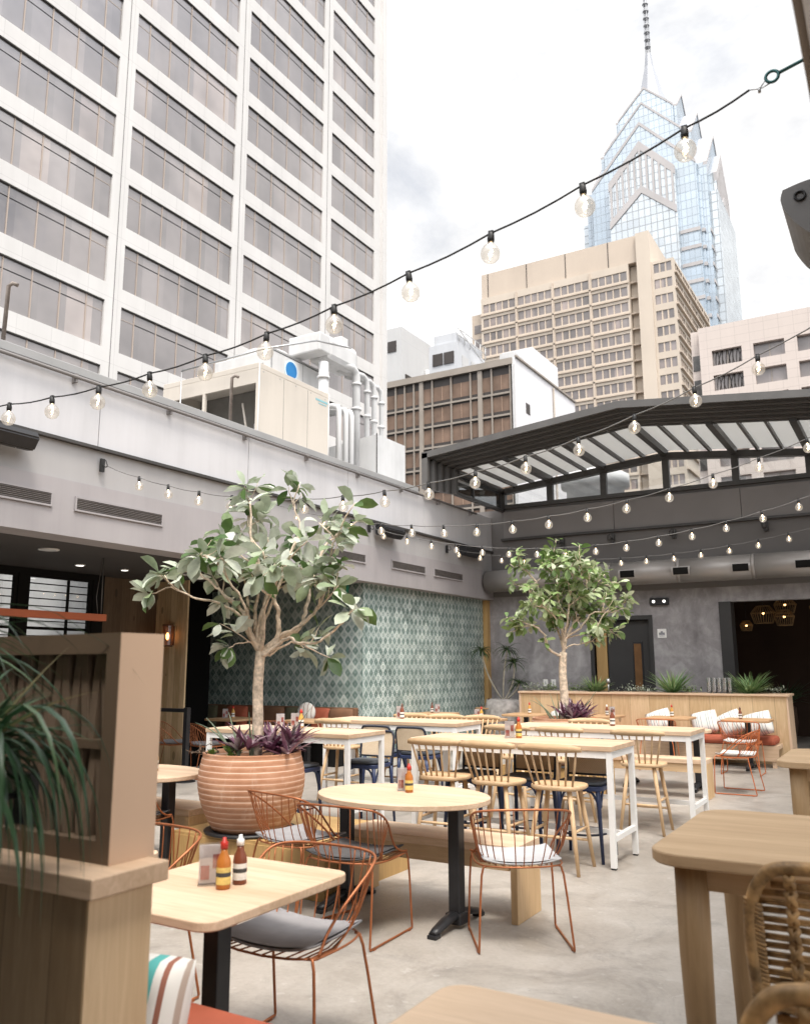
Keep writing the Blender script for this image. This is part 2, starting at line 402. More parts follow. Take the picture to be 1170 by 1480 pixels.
def tiles():
    b = NB('diamond_tile'); v = b.coord(False); o = b.sep(v)
    g = b.n('ShaderNodeNewGeometry'); nn = b.sep(g.outputs['Normal'])
    u = b.math('ADD', b.math('MULTIPLY', o[0], b.math('ABSOLUTE', nn[1])), b.math('MULTIPLY', o[1], b.math('ABSOLUTE', nn[0])))
    uu = b.math('DIVIDE', u, .150); zz = b.math('DIVIDE', o[2], .18)
    a = b.math('ABSOLUTE', b.math('SUBTRACT', b.math('FRACT', uu), .5)); c = b.math('ABSOLUTE', b.math('SUBTRACT', b.math('FRACT', zz), .5))
    d = b.math('ADD', a, c)
    def band(lo, hi): return b.math('MULTIPLY', b.math('GREATER_THAN', d, lo), b.math('LESS_THAN', d, hi))
    l = b.math('MAXIMUM', b.math('MAXIMUM', band(.44, .56), band(.25, .34)), b.math('LESS_THAN', d, .085))
    l = b.math('MAXIMUM', l, b.math('GREATER_THAN', d, .93))
    nz = b.noise(v, 6, 4); big = b.noise(v, .9, 3)
    base = b.ramp(b.math('ADD', b.math('MULTIPLY', nz, .5), b.math('MULTIPLY', big, .5)), [(.35, (.11,.175,.16)), (.65, (.21,.305,.283))])
    tw = b.n('ShaderNodeTexWhiteNoise', noise_dimensions='2D'); cb = b.n('ShaderNodeCombineXYZ'); b.inp(cb.inputs[0], b.math('FLOOR', uu)); b.inp(cb.inputs[1], b.math('FLOOR', zz)); b.inp(tw.inputs[0], cb.outputs[0])
    col = b.mix(b.math('MULTIPLY', l, b.math('ADD', .45, b.math('MULTIPLY', nz, .8))), base, (.68,.73,.71))
    col = b.mix(.8, col, b.ramp(tw.outputs[0], [(0, (.62,.66,.64)), (.5, (.95,.95,.95)), (1, (1.25,1.2,1.18))]), 'MULTIPLY')
    gr = b.math('MAXIMUM', b.math('LESS_THAN', b.math('FRACT', uu), .03), b.math('LESS_THAN', b.math('FRACT', zz), .03))
    b.set(b.mix(b.math('MULTIPLY', gr, .5), col, (.16,.17,.16)), b.math('ADD', .28, b.math('MULTIPLY', tw.outputs[0], .3))); b.bump(b.math('SUBTRACT', b.math('MULTIPLY', tw.outputs[0], .3), gr), .2, .003); return b.m
M['tile'] = tiles()
def terracotta():
    b = NB('terracotta'); v = b.coord(False); o = b.sep(v)
    f = b.noise(v, 5, 5, .6); f2 = b.noise(b.scale(v, (3,3,14)), 2, 4)
    col = b.ramp(b.math('ADD', b.math('MULTIPLY', f, .6), b.math('MULTIPLY', f2, .4)), [(.35, (.39,.18,.095)), (.55, (.49,.255,.15)), (.7, (.58,.345,.225))])
    fr = b.math('FRACT', b.math('DIVIDE', b.math('ADD', o[2], b.math('MULTIPLY', f, .006)), .0405))
    edge = b.math('MULTIPLY', b.math('GREATER_THAN', fr, .84), b.math('MULTIPLY', b.noise(b.scale(v, (2,2,9)), 2.5, 3), 1.15))
    col = b.mix(edge, col, (.80,.62,.50))
    low_dark = b.math('MULTIPLY', b.math('LESS_THAN', o[2], .2), b.math('MULTIPLY', b.noise(v, 3, 4), .55))  # darker mottling on the lower part
    col = b.mix(low_dark, col, (.20,.11,.075))
    lime = b.ramp(b.noise(b.scale(v, (1,1,.6)), 4.5, 7, .7, .8), [(.56, (0,0,0)), (.70, (.32,.32,.32))])
    col = b.mix(lime, col, (.72,.60,.50))
    b.set(col, .85); b.bump(f, .3, .005); return b.m
M['terracotta'] = terracotta()
def cane():
    b = NB('cane_weave'); v = b.coord(False); o = b.sep(v)
    w = b.n('ShaderNodeTexChecker'); b.inp(w.inputs['Vector'], v); w.inputs['Scale'].default_value = 130
    f = b.noise(v, 5, 3)
    col = b.mix(b.math('MULTIPLY', w.outputs['Fac'], .35), b.ramp(f, [(.3, (.62,.49,.34)), (.7, (.76,.62,.46))]), (.26,.18,.10))
    b.set(col, .7); return b.m
M['cane'] = cane()
M['rattan'] = paint('rattan', (.33,.20,.085), .5, .6, 26, bmp=.4, bsc=80)
def stripes(name, axis, per, cols, base=(.74,.72,.68)):
    b = NB(name); v = b.coord(False); o = b.sep(v)
    f = b.math('FRACT', b.math('DIVIDE', o['XYZ'.index(axis.upper())], per))
    x = b.n('ShaderNodeValToRGB'); b.inp(x.inputs[0], f); x.color_ramp.interpolation = 'CONSTANT'; e = x.color_ramp.elements
    while len(e) < len(cols): e.new(.5)
    for el, (p, c) in zip(e, cols): el.position = p; el.color = (*c, 1)
    b.set(x.outputs[0], .9); b.bump(b.noise(v, 300, 2), .2, .002); return b.m
M['stripe_cushion'] = stripes('striped_cushion', 'x', .17, [(0, (.74,.72,.68)), (.30, (.30,.38,.40)), (.36, (.74,.72,.68)), (.5, (.35,.40,.42)), (.56, (.74,.72,.68)), (.78, (.25,.27,.31)), (.83, (.74,.72,.68))])
M['stripe_throw'] = stripes('striped_throw', 'x', .16, [(0, (.76,.74,.70)), (.18, (.10,.42,.40)), (.38, (.76,.74,.70)), (.52, (.30,.12,.08)), (.62, (.76,.74,.70)), (.80, (.45,.36,.30)), (.86, (.76,.74,.70))])

# ------------------------------------------------------------------ world, sun, camera
W = bpy.data.worlds.new('World'); SC.world = W; W.use_nodes = True
wt = W.node_tree; wn = wt.nodes; wl = wt.links
bg = wn['Background']; bg.inputs['Strength'].default_value = .15
sky = wn.new('ShaderNodeTexSky'); sky.sky_type = 'NISHITA'; sky.sun_disc = False
SUN_EL, SUN_AZ = R(64), R(135)      # azimuth clockwise from +Y
sky.sun_elevation = SUN_EL; sky.sun_rotation = SUN_AZ; sky.dust_density = 2.0
tc = wn.new('ShaderNodeTexCoord')
mp = wn.new('ShaderNodeMapping'); mp.inputs['Scale'].default_value = (1, 1, 1.9); mp.inputs['Rotation'].default_value = (.2, .1, .6); mp.inputs['Location'].default_value = (.35, .1, .2)
wl.new(tc.outputs['Generated'], mp.inputs['Vector'])
n1 = wn.new('ShaderNodeTexNoise'); n1.inputs['Scale'].default_value = 2.6; n1.inputs['Detail'].default_value = 9; n1.inputs['Roughness'].default_value = .58; n1.inputs['Distortion'].default_value = .5
wl.new(mp.outputs[0], n1.inputs['Vector'])
cr = wn.new('ShaderNodeValToRGB'); cr.color_ramp.elements[0].position = .30; cr.color_ramp.elements[0].color = (.5,.5,.5,1)
cr.color_ramp.elements[1].position = .52; cr.color_ramp.elements[1].color = (1,1,1,1)
wl.new(n1.outputs['Fac'], cr.inputs[0])
n2 = wn.new('ShaderNodeTexNoise'); n2.inputs['Scale'].default_value = 4.5; n2.inputs['Detail'].default_value = 8; n2.inputs['Roughness'].default_value = .6
wl.new(mp.outputs[0], n2.inputs['Vector'])
c2 = wn.new('ShaderNodeValToRGB'); c2.color_ramp.elements[0].position = .3; c2.color_ramp.elements[0].color = (5.7,5.75,5.9,1)
c2.color_ramp.elements[1].position = .66; c2.color_ramp.elements[1].color = (9.0,8.9,8.75,1)
wl.new(n2.outputs['Fac'], c2.inputs[0])
mixc = wn.new('ShaderNodeMix'); mixc.data_type = 'RGBA'
wl.new(cr.outputs[0], mixc.inputs[0]); wl.new(sky.outputs[0], mixc.inputs[6]); wl.new(c2.outputs[0], mixc.inputs[7])
# unseen bright lobe added to the sky round the sun to fill the courtyard
sd = Vector((math.sin(SUN_AZ)*math.cos(SUN_EL), math.cos(SUN_AZ)*math.cos(SUN_EL), math.sin(SUN_EL)))
dt = wn.new('ShaderNodeVectorMath'); dt.operation = 'DOT_PRODUCT'; wl.new(tc.outputs['Generated'], dt.inputs[0]); dt.inputs[1].default_value = sd
mr = wn.new('ShaderNodeMapRange'); mr.interpolation_type = 'SMOOTHSTEP'; wl.new(dt.outputs['Value'], mr.inputs[0])
mr.inputs[1].default_value = .45; mr.inputs[2].default_value = 1.0; mr.inputs[3].default_value = 1.0; mr.inputs[4].default_value = 4.0
vs_ = wn.new('ShaderNodeVectorMath'); vs_.operation = 'SCALE'; wl.new(mixc.outputs[2], vs_.inputs[0]); wl.new(mr.outputs[0], vs_.inputs['Scale'])
wl.new(vs_.outputs[0], bg.inputs['Color'])
sl = bpy.data.lights.new('sun', 'SUN'); sl.energy = 3.2; sl.angle = R(16); sl.color = (1, .93, .83)
so = bpy.data.objects.new('sun', sl); COL.objects.link(so)
d = Vector((math.sin(SUN_AZ)*math.cos(SUN_EL), math.cos(SUN_AZ)*math.cos(SUN_EL), math.sin(SUN_EL)))
so.rotation_euler = (-d).to_track_quat('-Z', 'Y').to_euler(); so.location = (6, -10, 30)
cam = bpy.data.cameras.new('camera'); co = bpy.data.objects.new('camera', cam); COL.objects.link(co); SC.camera = co
yaw, pitch, roll = .536269, .180720, -.003456
F = Vector((-math.sin(yaw)*math.cos(pitch), math.cos(yaw)*math.cos(pitch), math.sin(pitch)))
r0 = Vector((math.cos(yaw), math.sin(yaw), 0)); u0 = r0.cross(F)
rr = r0*math.cos(roll)+u0*math.sin(roll); uu = -r0*math.sin(roll)+u0*math.cos(roll)
co.matrix_world = Matrix(((rr.x, uu.x, -F.x, 0), (rr.y, uu.y, -F.y, 0), (rr.z, uu.z, -F.z, 1.55), (0,0,0,1)))
cam.sensor_fit = 'HORIZONTAL'; cam.sensor_width = 36; cam.lens = 36*1217.78/1170
cam.clip_start = .05; cam.clip_end = 6000
cam.dof.use_dof = True; cam.dof.focus_distance = 8.5; cam.dof.aperture_fstop = 4.5
SC.view_settings.view_transform = 'Standard'; SC.view_settings.look = 'None'; SC.view_settings.exposure = 0; SC.view_settings.gamma = 1
SC.render.engine = 'CYCLES'
SC.cycles.max_bounces = 8; SC.cycles.transparent_max_bounces = 24; SC.cycles.diffuse_bounces = 4; SC.cycles.glossy_bounces = 3
SC.cycles.caustics_reflective = False; SC.cycles.caustics_refractive = False
SC.cycles.use_denoising = True
SC.cycles.sample_clamp_indirect = 6

XL, XR, YB = -7.6, -.09, 16.5
# ------------------------------------------------------------------ ground and floor
g = MB(); g.poly([(-3000,-3000,-24), (3000,-3000,-24), (3000,3000,-24), (-3000,3000,-24)])
tag(g.build('street_ground', paint('asphalt', (.06,.06,.06), .9, .3, .05)), kind='structure')
g = MB(); g.box(-13,-4,-.4, 8,22,0); tag(g.build('terrace_floor', M['concrete']), kind='structure')
g = MB(); g.box(-12.6,-3.6,-23.9, 7.6,21.6,-.41); tag(g.build('building_below', M['wall_mid']), 'grey building that carries the roof terrace', 'building', kind='structure')

# ------------------------------------------------------------------ the courtyard shell
t = thing('courtyard_wall', 'long grey painted wall with pale upper panels below the rooftop machines', 'wall', (0,0,0))
m = MB(); m.box(-8.0,-3,2.92, XL,YB,3.52); m.build('lower_fascia', M['wall_mid'], t)
m = MB(); m.box(-8.0,-3,3.522, XL-.025,YB,3.93); m.build('band', M['wall_band'], t)
m = MB(); m.box(-8.0,-3,3.932, XL+.03,YB,3.965); m.build('drip_trim', M['dark_frame'], t)
m = MB()
ys = [-3, -.6, 1.8, 4.05, 6.1, 8.6, 11.0, 13.5, YB]
for a, b in zip(ys, ys[1:]): m.box(-8.0,a+.006,3.967, XL-.012,b-.006,4.70, .003)
m.build('pale_panel', M['wall_light'], t)
m = MB(); m.box(-8.05,-3,4.702, XL+.02,YB-3.25,4.80,.008); m.build('coping', M['cap_grey'], t)
m = MB(); m.tube([(XL+.055,-3,4.66),(XL+.055,15.6,4.66)], .022, 8)
for k in range(13):
    y = -1.2+1.38*k; m.box(XL-.02,y,4.60, XL+.06,y+.03,4.70)
m.build('pipe_rail', M['back_panel'], t)
g = MB(); g.box(-13,8.8,4.4, -8.06,22,4.55); tag(g.build('flat_roof', M['cap_grey']), kind='structure')
g = MB(); g.box(-10.9,-3.5,4.4, -8.06,8.79,4.55); tag(g.build('flat_roof', M['cap_grey']), kind='structure')
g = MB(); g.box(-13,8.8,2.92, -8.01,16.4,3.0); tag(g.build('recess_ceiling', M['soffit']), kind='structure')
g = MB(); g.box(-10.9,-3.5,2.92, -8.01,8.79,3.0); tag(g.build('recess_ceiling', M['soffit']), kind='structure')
for (y0, y1, l) in ((4.55,5.55,'wall vent grille nearest the black corner speaker'), (5.83,7.08,'wide wall vent grille above the orange hanging bar'), (10.3,11.5,'wall vent grille half hidden by the near tree crown'), (12.31,13.5,'wall vent grille above the pale lit tiles'), (13.82,15.02,'wall vent grille closest to the round duct')):
    v = thing('wall_vent', l, 'vent', (XL+.004, y0, 3.2), 0, 'slot vents along the grey wall')
    L = y1-y0
    m = MB(); m.box(0,0,0,.018,L,.02); m.box(0,0,.14,.018,L,.16); m.box(0,0,.02,.018,.02,.14); m.box(0,L-.02,.02,.018,L,.14); m.build('frame', M['wall_mid'], v)
    m = MB(); m.box(-.003,.02,.02,0.001,L-.02,.14); m.build('backing', M['int_dark'], v)
    m = MB()
    for k in range(6): m.hexa([(.002,.02,.026+k*.019),(.014,.02,.034+k*.019),(.014,.02,.038+k*.019),(.002,.02,.030+k*.019)], [(.002,L-.02,.026+k*.019),(.014,L-.02,.034+k*.019),(.014,L-.02,.038+k*.019),(.002,L-.02,.030+k*.019)])
    m.build('louver_slats', M['back_panel'], v)
def speaker_box(y, L, z, label):
    v = thing('wall_speaker', label, 'speaker', (XL, y, z), 0, 'black speakers under the wall trim')
    m = MB(); m.hexa([(.03,0,0),(.16,0,-.02),(.24,0,.10),(.20,0,.17),(.03,0,.17)], [(.03,L,0),(.16,L,-.02),(.24,L,.10),(.20,L,.17),(.03,L,.17)])
    bmesh.ops.bevel(m.bm, geom=m.bm.edges[:], offset=.015, segments=2, affect='EDGES'); m.build('cabinet', M['black_metal'], v)
    m = MB(); m.box(-.03,L*.4,.06,.05,L*.6,.12); m.build('bracket', M['black_metal'], v)
    m = MB(); m.lathe([(.006,0),(.006,.004)], 10, (.12,L*.75,-.022)); m.build('indicator', M['white_plastic'], v)
speaker_box(4.45, .75, 3.72, 'black wedge speaker on the wall beside the long vent, nearest one')
speaker_box(11.75, .68, 3.72, 'black wedge speaker on the wall between the two tree crowns')
speaker_box(14.8, .85, 3.72, 'black wedge speaker near the far corner of the courtyard')
for (y, h, l) in ((4.92,.64,'bent rusty steel post standing on the wall coping near the vents'), (8.3,.66,'steel post with a bent tip in front of the beige cooler')):
    v = MB(); v.tube([(XL-.1,y,4.8),(XL-.1,y+.01,4.8+h),(XL-.06,y+.03,4.83+h),(XL-.02,y+.06,4.81+h)], .022, 8)
    tag(v.build('roof_post', paint('rusty_steel', (.20,.17,.15), .7, .3, 14, .2)), l, 'post', 'steel posts on the coping')

# back wall
t = thing('back_wall', 'dark mottled plaster back wall with a doorway and a wide opening', 'wall', (0,0,0))
m = MB()
for x0, x1, z0, z1 in ((-12,-5.44,0,2.98), (-5.44,-4.34,2.42,2.98), (-4.34,-3.0,0,2.98), (-3.0,3.5,2.70,2.98)): m.box(x0,YB,z0,x1,YB+.2,z1)
m.build('plaster', M['plaster'], t)
m = MB(); m.box(-12,YB-.03,2.982,3.5,YB+.2,4.86); m.build('upper_band', M['back_panel2'], t)
m = MB()
for a, b in ((-7.3,-4.9),(-4.892,-2.5),(-2.492,-.12)): m.box(a,YB-.09,4.22,b,YB-.031,4.80,.004)
m.build('panel', M['back_panel'], t)
m = MB(); m.box(-7.35,YB-.13,4.17,-.1,YB-.031,4.215); m.build('ledge', M['dark_frame'], t)
m = MB(); m.box(-5.52,YB-.02,0,-5.44,YB+.22,2.50); m.box(-4.34,YB-.02,0,-4.27,YB+.22,2.50); m.box(-5.44,YB-.02,2.42,-4.34,YB+.22,2.50); m.build('door_frame', M['door_dark'], t)
m = MB(); m.box(-3.03,YB-.03,0,-2.82,YB+.35,2.70); m.build('opening_jamb', M['door_dark'], t)
for x, l in ((-6.0,'small black bracket on the dark band above the near tree side'), (-4.95,'small black bracket on the dark band, second along'), (-3.75,'small black bracket on the dark band, third along'), (-2.1,'small black bracket on the dark band nearest the opening side')):
    m = MB(); m.box(x-.04,YB-.09,3.95,x+.04,YB-.031,4.12); m.tube([(x,YB-.09,4.03),(x,YB-.28,4.03)], .018, 8); m.lathe([(.03,0),(.045,.03),(.045,.10),(.02,.12)], 12, (x,YB-.28,3.97))
    tag(m.build('wall_bracket', M['dark_frame']), l, 'bracket', 'brackets on the dark band')
# round duct
t = thing('air_duct', 'fat round grey air duct running along the back wall', 'duct', (0, YB-.42, 3.28))
m = MB()
xs = [-7.55,-6.1,-4.9,-3.6,-2.3,-1.0,.4,3]
for a, b in zip(xs, xs[1:]):
    m.tube([(a+.004,0,0),(b-.004,0,0)], .225, 32); m.tube([(b-.03,0,0),(b+.03,0,0)], .229, 32)
m.build('pipe', M['duct'], t)
for x in (-4.53,-3.54,-2.5,-1.47):
    m = MB()
    a0 = R(-125)
    for r1, w, mi in ((.233,.17,0),(.238,.135,1)):
        m.mi = mi; P = []
        for s_ in (-1, 1):
            P.append([(x+s_*w, r1*math.cos(a)*1.0, r1*math.sin(a)) for a in (R(166), R(180), R(192), R(208))] if mi == 0 else [(x+s_*w, r1*math.cos(a), r1*math.sin(a)) for a in (R(171), R(180), R(192), R(203))])
        for i in range(3): m.poly([P[0][i], P[1][i], P[1][i+1], P[0][i+1]])
    m.build('outlet_grille', [M['duct'], M['int_dark']], t)
# door and things on the back wall
t = thing('back_door', 'dark grey door with a tall narrow amber window', 'door', (-5.44, YB+.1, 0))
m = MB(); m.box(.24,0,.01,1.09,.05,2.41,.004); m.build('leaf', M['door_dark'], t)
m = MB(); m.box(.74,-.02,1.02,.93,-.001,2.0,.006); m.build('window_frame', M['black_metal'], t)
m = MB(); m.box(.765,-.026,1.06,.905,-.021,1.96); m.build('pane', paint('amber_glass', (.16,.085,.04), .2, .3, 3), t)
m = MB(); m.box(0.0,0,.01,.22,.05,2.41,.004); m.build('side_board', M['golden'], t)
t = thing('emergency_light', 'black twin lamp emergency light on the plaster wall', 'emergency light', (-4.11, YB, 2.68))
m = MB(); m.box(-.18,-.07,0,.18,-.001,.14,.012); m.build('housing', M['black_metal'], t)
for s_ in (-1, 1):
    m = MB(); m.tube([(s_*.10,-.085,.07),(s_*.10,-.068,.07)], .026, 14); m.build('lamp', M['white_glow'], t)
t = thing('wall_sign', 'small white square sign on the plaster wall beside the door', 'sign', (-4.1, YB, 2.06))
m = MB(); m.box(-.085,-.012,0,.085,-.001,.17,.003); m.build('plate', M['white_plastic'], t)
m = MB(); m.box(-.055,-.016,.055,.055,-.013,.10); m.box(-.02,-.016,.10,.02,-.013,.125); m.box(-.05,-.016,.03,.05,-.013,.04); m.build('pictogram', paint('sign_grey', (.25,.25,.27), .5, .05), t)
for x, l in ((-6.49,'white wall switch plate, the one farther from the tree trunk'), (-6.32,'white wall switch plate, the one closer to the tree trunk')):
    t = thing('switch_plate', l, 'switch', (x, YB, 1.13), 0, 'white switch plates on plaster')
    m = MB(); m.box(-.05,-.012,0,.05,-.001,.14,.004); m.build('plate', M['white_plastic'], t)
    m = MB(); m.box(-.016,-.018,.04,.016,-.0125,.10,.002); m.build('rocker', M['hvac_white'], t)
# room behind the wide opening
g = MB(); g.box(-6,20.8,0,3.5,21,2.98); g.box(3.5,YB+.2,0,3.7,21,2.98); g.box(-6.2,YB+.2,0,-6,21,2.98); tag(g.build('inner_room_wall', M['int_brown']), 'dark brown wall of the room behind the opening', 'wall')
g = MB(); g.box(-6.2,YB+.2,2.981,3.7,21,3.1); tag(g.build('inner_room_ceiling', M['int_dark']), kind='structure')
def lantern(x, y, z, r, h, l):
    t = thing('woven_lantern', l, 'pendant lamp', (x, y, z), 0, 'woven lanterns in the dark room')
    m = MB(); n = 26
    for k in range(n):
        a = 2*math.pi*k/n
        m.tube([(r*.55*math.cos(a), r*.55*math.sin(a), 0),(r*math.cos(a), r*math.sin(a), -h*.4),(r*.75*math.cos(a), r*.75*math.sin(a), -h)], .006, 4)
    for zz, q in ((0,.55),(-h*.4,1),(-h,.75)): m.tube([(r*q*math.cos(2*math.pi*k/20), r*q*math.sin(2*math.pi*k/20), zz) for k in range(20)], .008, 5, True)
    m.build('shade', paint('lantern_weave', (.33,.22,.11), .7, .3, 20), t)
    m = MB(); m.lathe([(.008,0),(.019,-.015),(.019,-.035),(.005,-.05)], 12, (0,0,-h*.35)); m.build('bulb', M['lamp_glow'], t)
    m = MB(); m.tube([(0,0,-h*.35),(0,0,2.98-z)], .005, 5); m.build('cord', M['rope'], t)
lantern(-2.55,18.5,2.72,.24,.34,'wide flared woven lantern glowing in the dark opening')
lantern(-2.15,18.4,2.62,.19,.30,'barrel shaped woven lantern hanging lowest in the opening')
lantern(-2.2,19.1,2.9,.22,.30,'woven lantern tucked high up behind the barrel one')
lantern(-2.95,18.9,2.45,.13,.2,'small woven lantern at the jamb side of the cluster')
lantern(-1.5,18.6,2.8,.2,.3,'woven lantern apart from the others at the picture edge')

# ------------------------------------------------------------------ recess under the long wall
t = thing('timber_pillar', 'knotty timber clad pillar with a wall lamp at the recess', 'pillar', (0,0,0))
m = MB(); m.box(-10.6,9.85,0,-9.9,9.88,2.919); m.build('cladding', M['planks_pillar'], t)
m = MB(); m.box(-10.6,9.8805,0,-9.903,10.4,2.9185); m.build('core', M['black_void'], t)  # side of the pillar painted near black in place of shade
t = thing('wall_lamp', 'lit glass cylinder lamp on the timber pillar', 'wall lamp', (-10.21, 9.85, 2.04))
m = MB(); m.box(-.05,-.02,-.15,.05,0,.15,.004); m.lathe([(.085,0),(.085,.025)], 20, (0,-.105,.15)); m.lathe([(.085,0),(.085,.025)], 20, (0,-.105,-.175)); m.build('bracket', M['brown_fabric'], t)
m = MB(); m.lathe([(.078,-.15),(.078,.15)], 20, (0,-.105,0), caps=False); m.build('shade', clear_glass('amber_shade', (.85,.62,.48), .10, .5), t)
m = MB(); m.lathe([(.008,-.06),(.024,-.03),(.026,.02),(.008,.055)], 12, (0,-.105,-.01)); m.build('bulb', M['lamp_glow'], t)
g = MB(); g.box(-10.7,8.70,0,-10.601,9.85,2.919); tag(g.build('recess_end_wall', M['boards_shaded']), 'dark boarded wall between the louvred windows and the timber pillar', 'wall')
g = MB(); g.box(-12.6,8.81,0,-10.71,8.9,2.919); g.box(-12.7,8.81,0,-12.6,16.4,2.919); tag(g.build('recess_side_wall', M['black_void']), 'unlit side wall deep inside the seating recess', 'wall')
t = thing('tiled_wall', 'wall block of green tiles with white diamond outlines', 'wall', (0,0,0))
m = MB(); m.box(-12.6,11.75,.08,-7.8,16.49,2.918); m.build('tile_face', M['tile'], t)
m = MB(); m.box(-12.6,11.735,0,-7.785,16.49,.079); m.build('skirting', M['golden'], t)
m = MB(); m.box(-7.86,16.35,.08,-7.7,16.49,2.917); m.build('corner_board', M['golden'], t)
# louvred windows
t = thing('window_wall', 'dark wall of the recess that holds the louvred windows', 'wall', (0,0,0))
m = MB(); m.box(-10.6,-3,0,-10.5,8.699,1.35); m.box(-10.6,-3,2.84,-10.5,8.699,2.919)
YW = [4.0,5.1,6.15,7.32,8.5]
for a, b in [(-3,YW[0])]+[(q-.07,q+.07) for q in YW[1:-1]]+[(YW[-1],8.699)]: m.box(-10.6,a,1.35,-10.5,b,2.84)
m.build('frame', M['int_dark'], t)
for i, l in enumerate(('louvred window farthest from the timber pillar', 'louvred window second from the far end of the recess', 'louvred window with thick open slats', 'louvred window next to the dark end wall')):
    y0 = YW[i]+.07 if i else YW[i]; y1 = YW[i+1]-.07 if i < 3 else YW[i+1]
    w = thing('louvred_window', l, 'window', (-10.55, y0, 1.35), 0, 'louvred windows in the recess'); L = y1-y0
    m = MB(); m.box(-.03,0.0,0,.03,.05,1.49); m.box(-.03,L-.05,0,.03,L,1.49); m.box(-.03,.05,0,.03,L-.05,.04); m.box(-.03,.05,1.45,.03,L-.05,1.49); m.box(-.02,L*.62,.04,.02,L*.62+.025,1.45); m.box(-.02,.05,.72,.02,L-.05,.76); m.build('sash', M['int_dark'], w)
    m = MB(); th = .05 if i == 2 else .012
    for k in range(13):
        z = .1+k*.105; m.box(-.025,.05,z,.025,L*.62,z+th); m.box(-.025,L*.62+.03,z,.025,L-.05,z+.012)
    m.build('louver_slats', M['int_dark'], w)
    m = MB(); m.box(-.05,.02,.02,-.045,L-.02,1.47); m.build('pane', M['glass'], w)
g = MB(); g.box(-13.2,1,-1,-13.0,8.8,4.1); g.box(-12.999,8.69,-1,-10.62,8.79,4.38); tag(g.build('window_bounce_wall', M['hvac_white']), 'white wall added outside the louvred windows to brighten them', 'wall')  # white reflector walls added to brighten the view through the louvres
t = thing('hanging_bar', 'orange bar lamp hung on a cord before the louvred windows', 'pendant lamp', (-8.8, 7.3, 2.12))
m = MB(); m.box(-.06,-3.6,0,.06,0,.085,.004); m.build('bar', M['orange_bar'], t)
m = MB(); m.tube([(0,-.04,.085),(0,-.05,.8)], .006, 6); m.tube([(0,-3.5,.085),(0,-3.5,.8)], .006, 6); m.tube([(.01,-.1,.085),(.03,-.15,.3),(0,-.06,.8)], .004, 5); m.build('cord', M['cable_grey'], t)
for x, y, r_, l in ((-8.64,6.32,.12,'largest round ceiling light, above the orange bar'), (-9.61,7.53,.07,'round ceiling light near the louvred windows'), (-9.57,8.26,.06,'small round ceiling light by the dark end wall'), (-9.3,9.2,.08,'round ceiling light just in front of the timber pillar')):
    c = thing('ceiling_light', l, 'ceiling light', (x, y, 2.919), 0, 'round lights in the recess ceiling')
    m = MB(); m.lathe([(r_,0),(r_,-.012),(r_*.8,-.014)], 24); m.build('rim', M['white_plastic'], c)
    m = MB(); m.lathe([(r_*.75,-.0145),(r_*.7,-.018)], 24); m.build('diffuser', M['white_glow'] if r_ < .08 else M['hvac_white'], c)
t = thing('exit_sign', 'dark green hanging sign box at the edge of the tiles', 'sign', (-7.95, 11.3, 2.72))
m = MB(); m.box(-.15,-.03,0,.15,.03,.19,.006); m.build('box', paint('green_sign', (.012,.11,.06), .4, .2), t)
m = MB(); m.box(-.01,-.01,.19,.01,.01,.20); m.build('stem', M['black_metal'], t)
m = MB(); m.box(.06,-.034,.03,.12,-.031,.16); m.build('pale_mark', M['white_plastic'], t)

# near overhang above the camera; unseen roof and wall added behind it for shade
t = thing('overhang', 'brown soffit edge of the roof above the near tables', 'roof', (0,0,0))
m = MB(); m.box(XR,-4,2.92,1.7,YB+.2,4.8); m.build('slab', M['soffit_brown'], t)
m = MB(); m.box(XR+.02,-3.9,2.905,XR+.05,16.4,2.9195); m.build('edge_strip', M['wall_light'], t)
g = MB(); g.box(-10.6,-3.5,2.93,XR-.001,.25,4.6); tag(g.build('rear_shade_roof', M['soffit_brown']), 'added unseen brown roof behind the viewer, shading the near screen', 'roof')
g = MB(); g.box(-10.6,-3.7,0,8,-3.5,4.8); tag(g.build('rear_shade_wall', M['int_brown']), 'added unseen brown wall behind the viewer that holds back light', 'wall')

# ------------------------------------------------------------------ retractable roof
t = thing('retractable_roof', 'dark gabled sliding glass roof pushed back over the far wall', 'roof', (0,0,0), 0)
XC = (XL+XR)/2
def arch(y0, y1, o, th, up, mat_):
    xl, xr, ze, zr = XL+o, XR-o, 5.50-up, 5.885-up
    m = MB()
    m.box(xl,y0,4.801,xl+th,y1,ze-.02); m.box(xr-th,y0,4.801,xr,y1,ze-.02)
    for xa in (xl, xr):
        A = [(xa,y0,ze-th),(XC,y0,zr-th),(XC,y0,zr),(xa,y0,ze)]; B = [(p[0],y1,p[2]) for p in A]; m.hexa(A, B)
    m.build('frame', mat_, t)
for k in range(5):
    arch(13.40+.17*k, 13.40+.17*k+.075, .055*k, .12, .028*k, M['rib_frame'])
    arch(13.4755+.17*k, 13.40+.17*k+.1695, .055*k+.02, .09, .028*k+.04, M['dark_frame'])
Y0 = 14.27; o = .30; ze, zr = 5.18, 5.565
m = MB(); m.box(XL+.22,Y0,4.801,XL+.32,YB,4.86); m.box(XL+.22,YB-.12,4.861,XL+.36,YB,5.25); m.build('side_post', M['dark_frame'], t)
m = MB(); m.box(XL+.25,Y0+.1,4.86,XL+.26,YB-.13,5.22); m.build('side_pane', M['dark_pane'], t)
m = MB(); m.box(XL+.22,Y0,5.221,XL+.34,YB-.121,5.29); m.box(XL+.22,Y0+.75,4.861,XL+.28,Y0+.8,5.22); m.build('side_rail', M['dark_frame'], t)
def zroof(x): return ze+(zr-ze)*(1-abs(x-XC)/(XC-XL))+.09
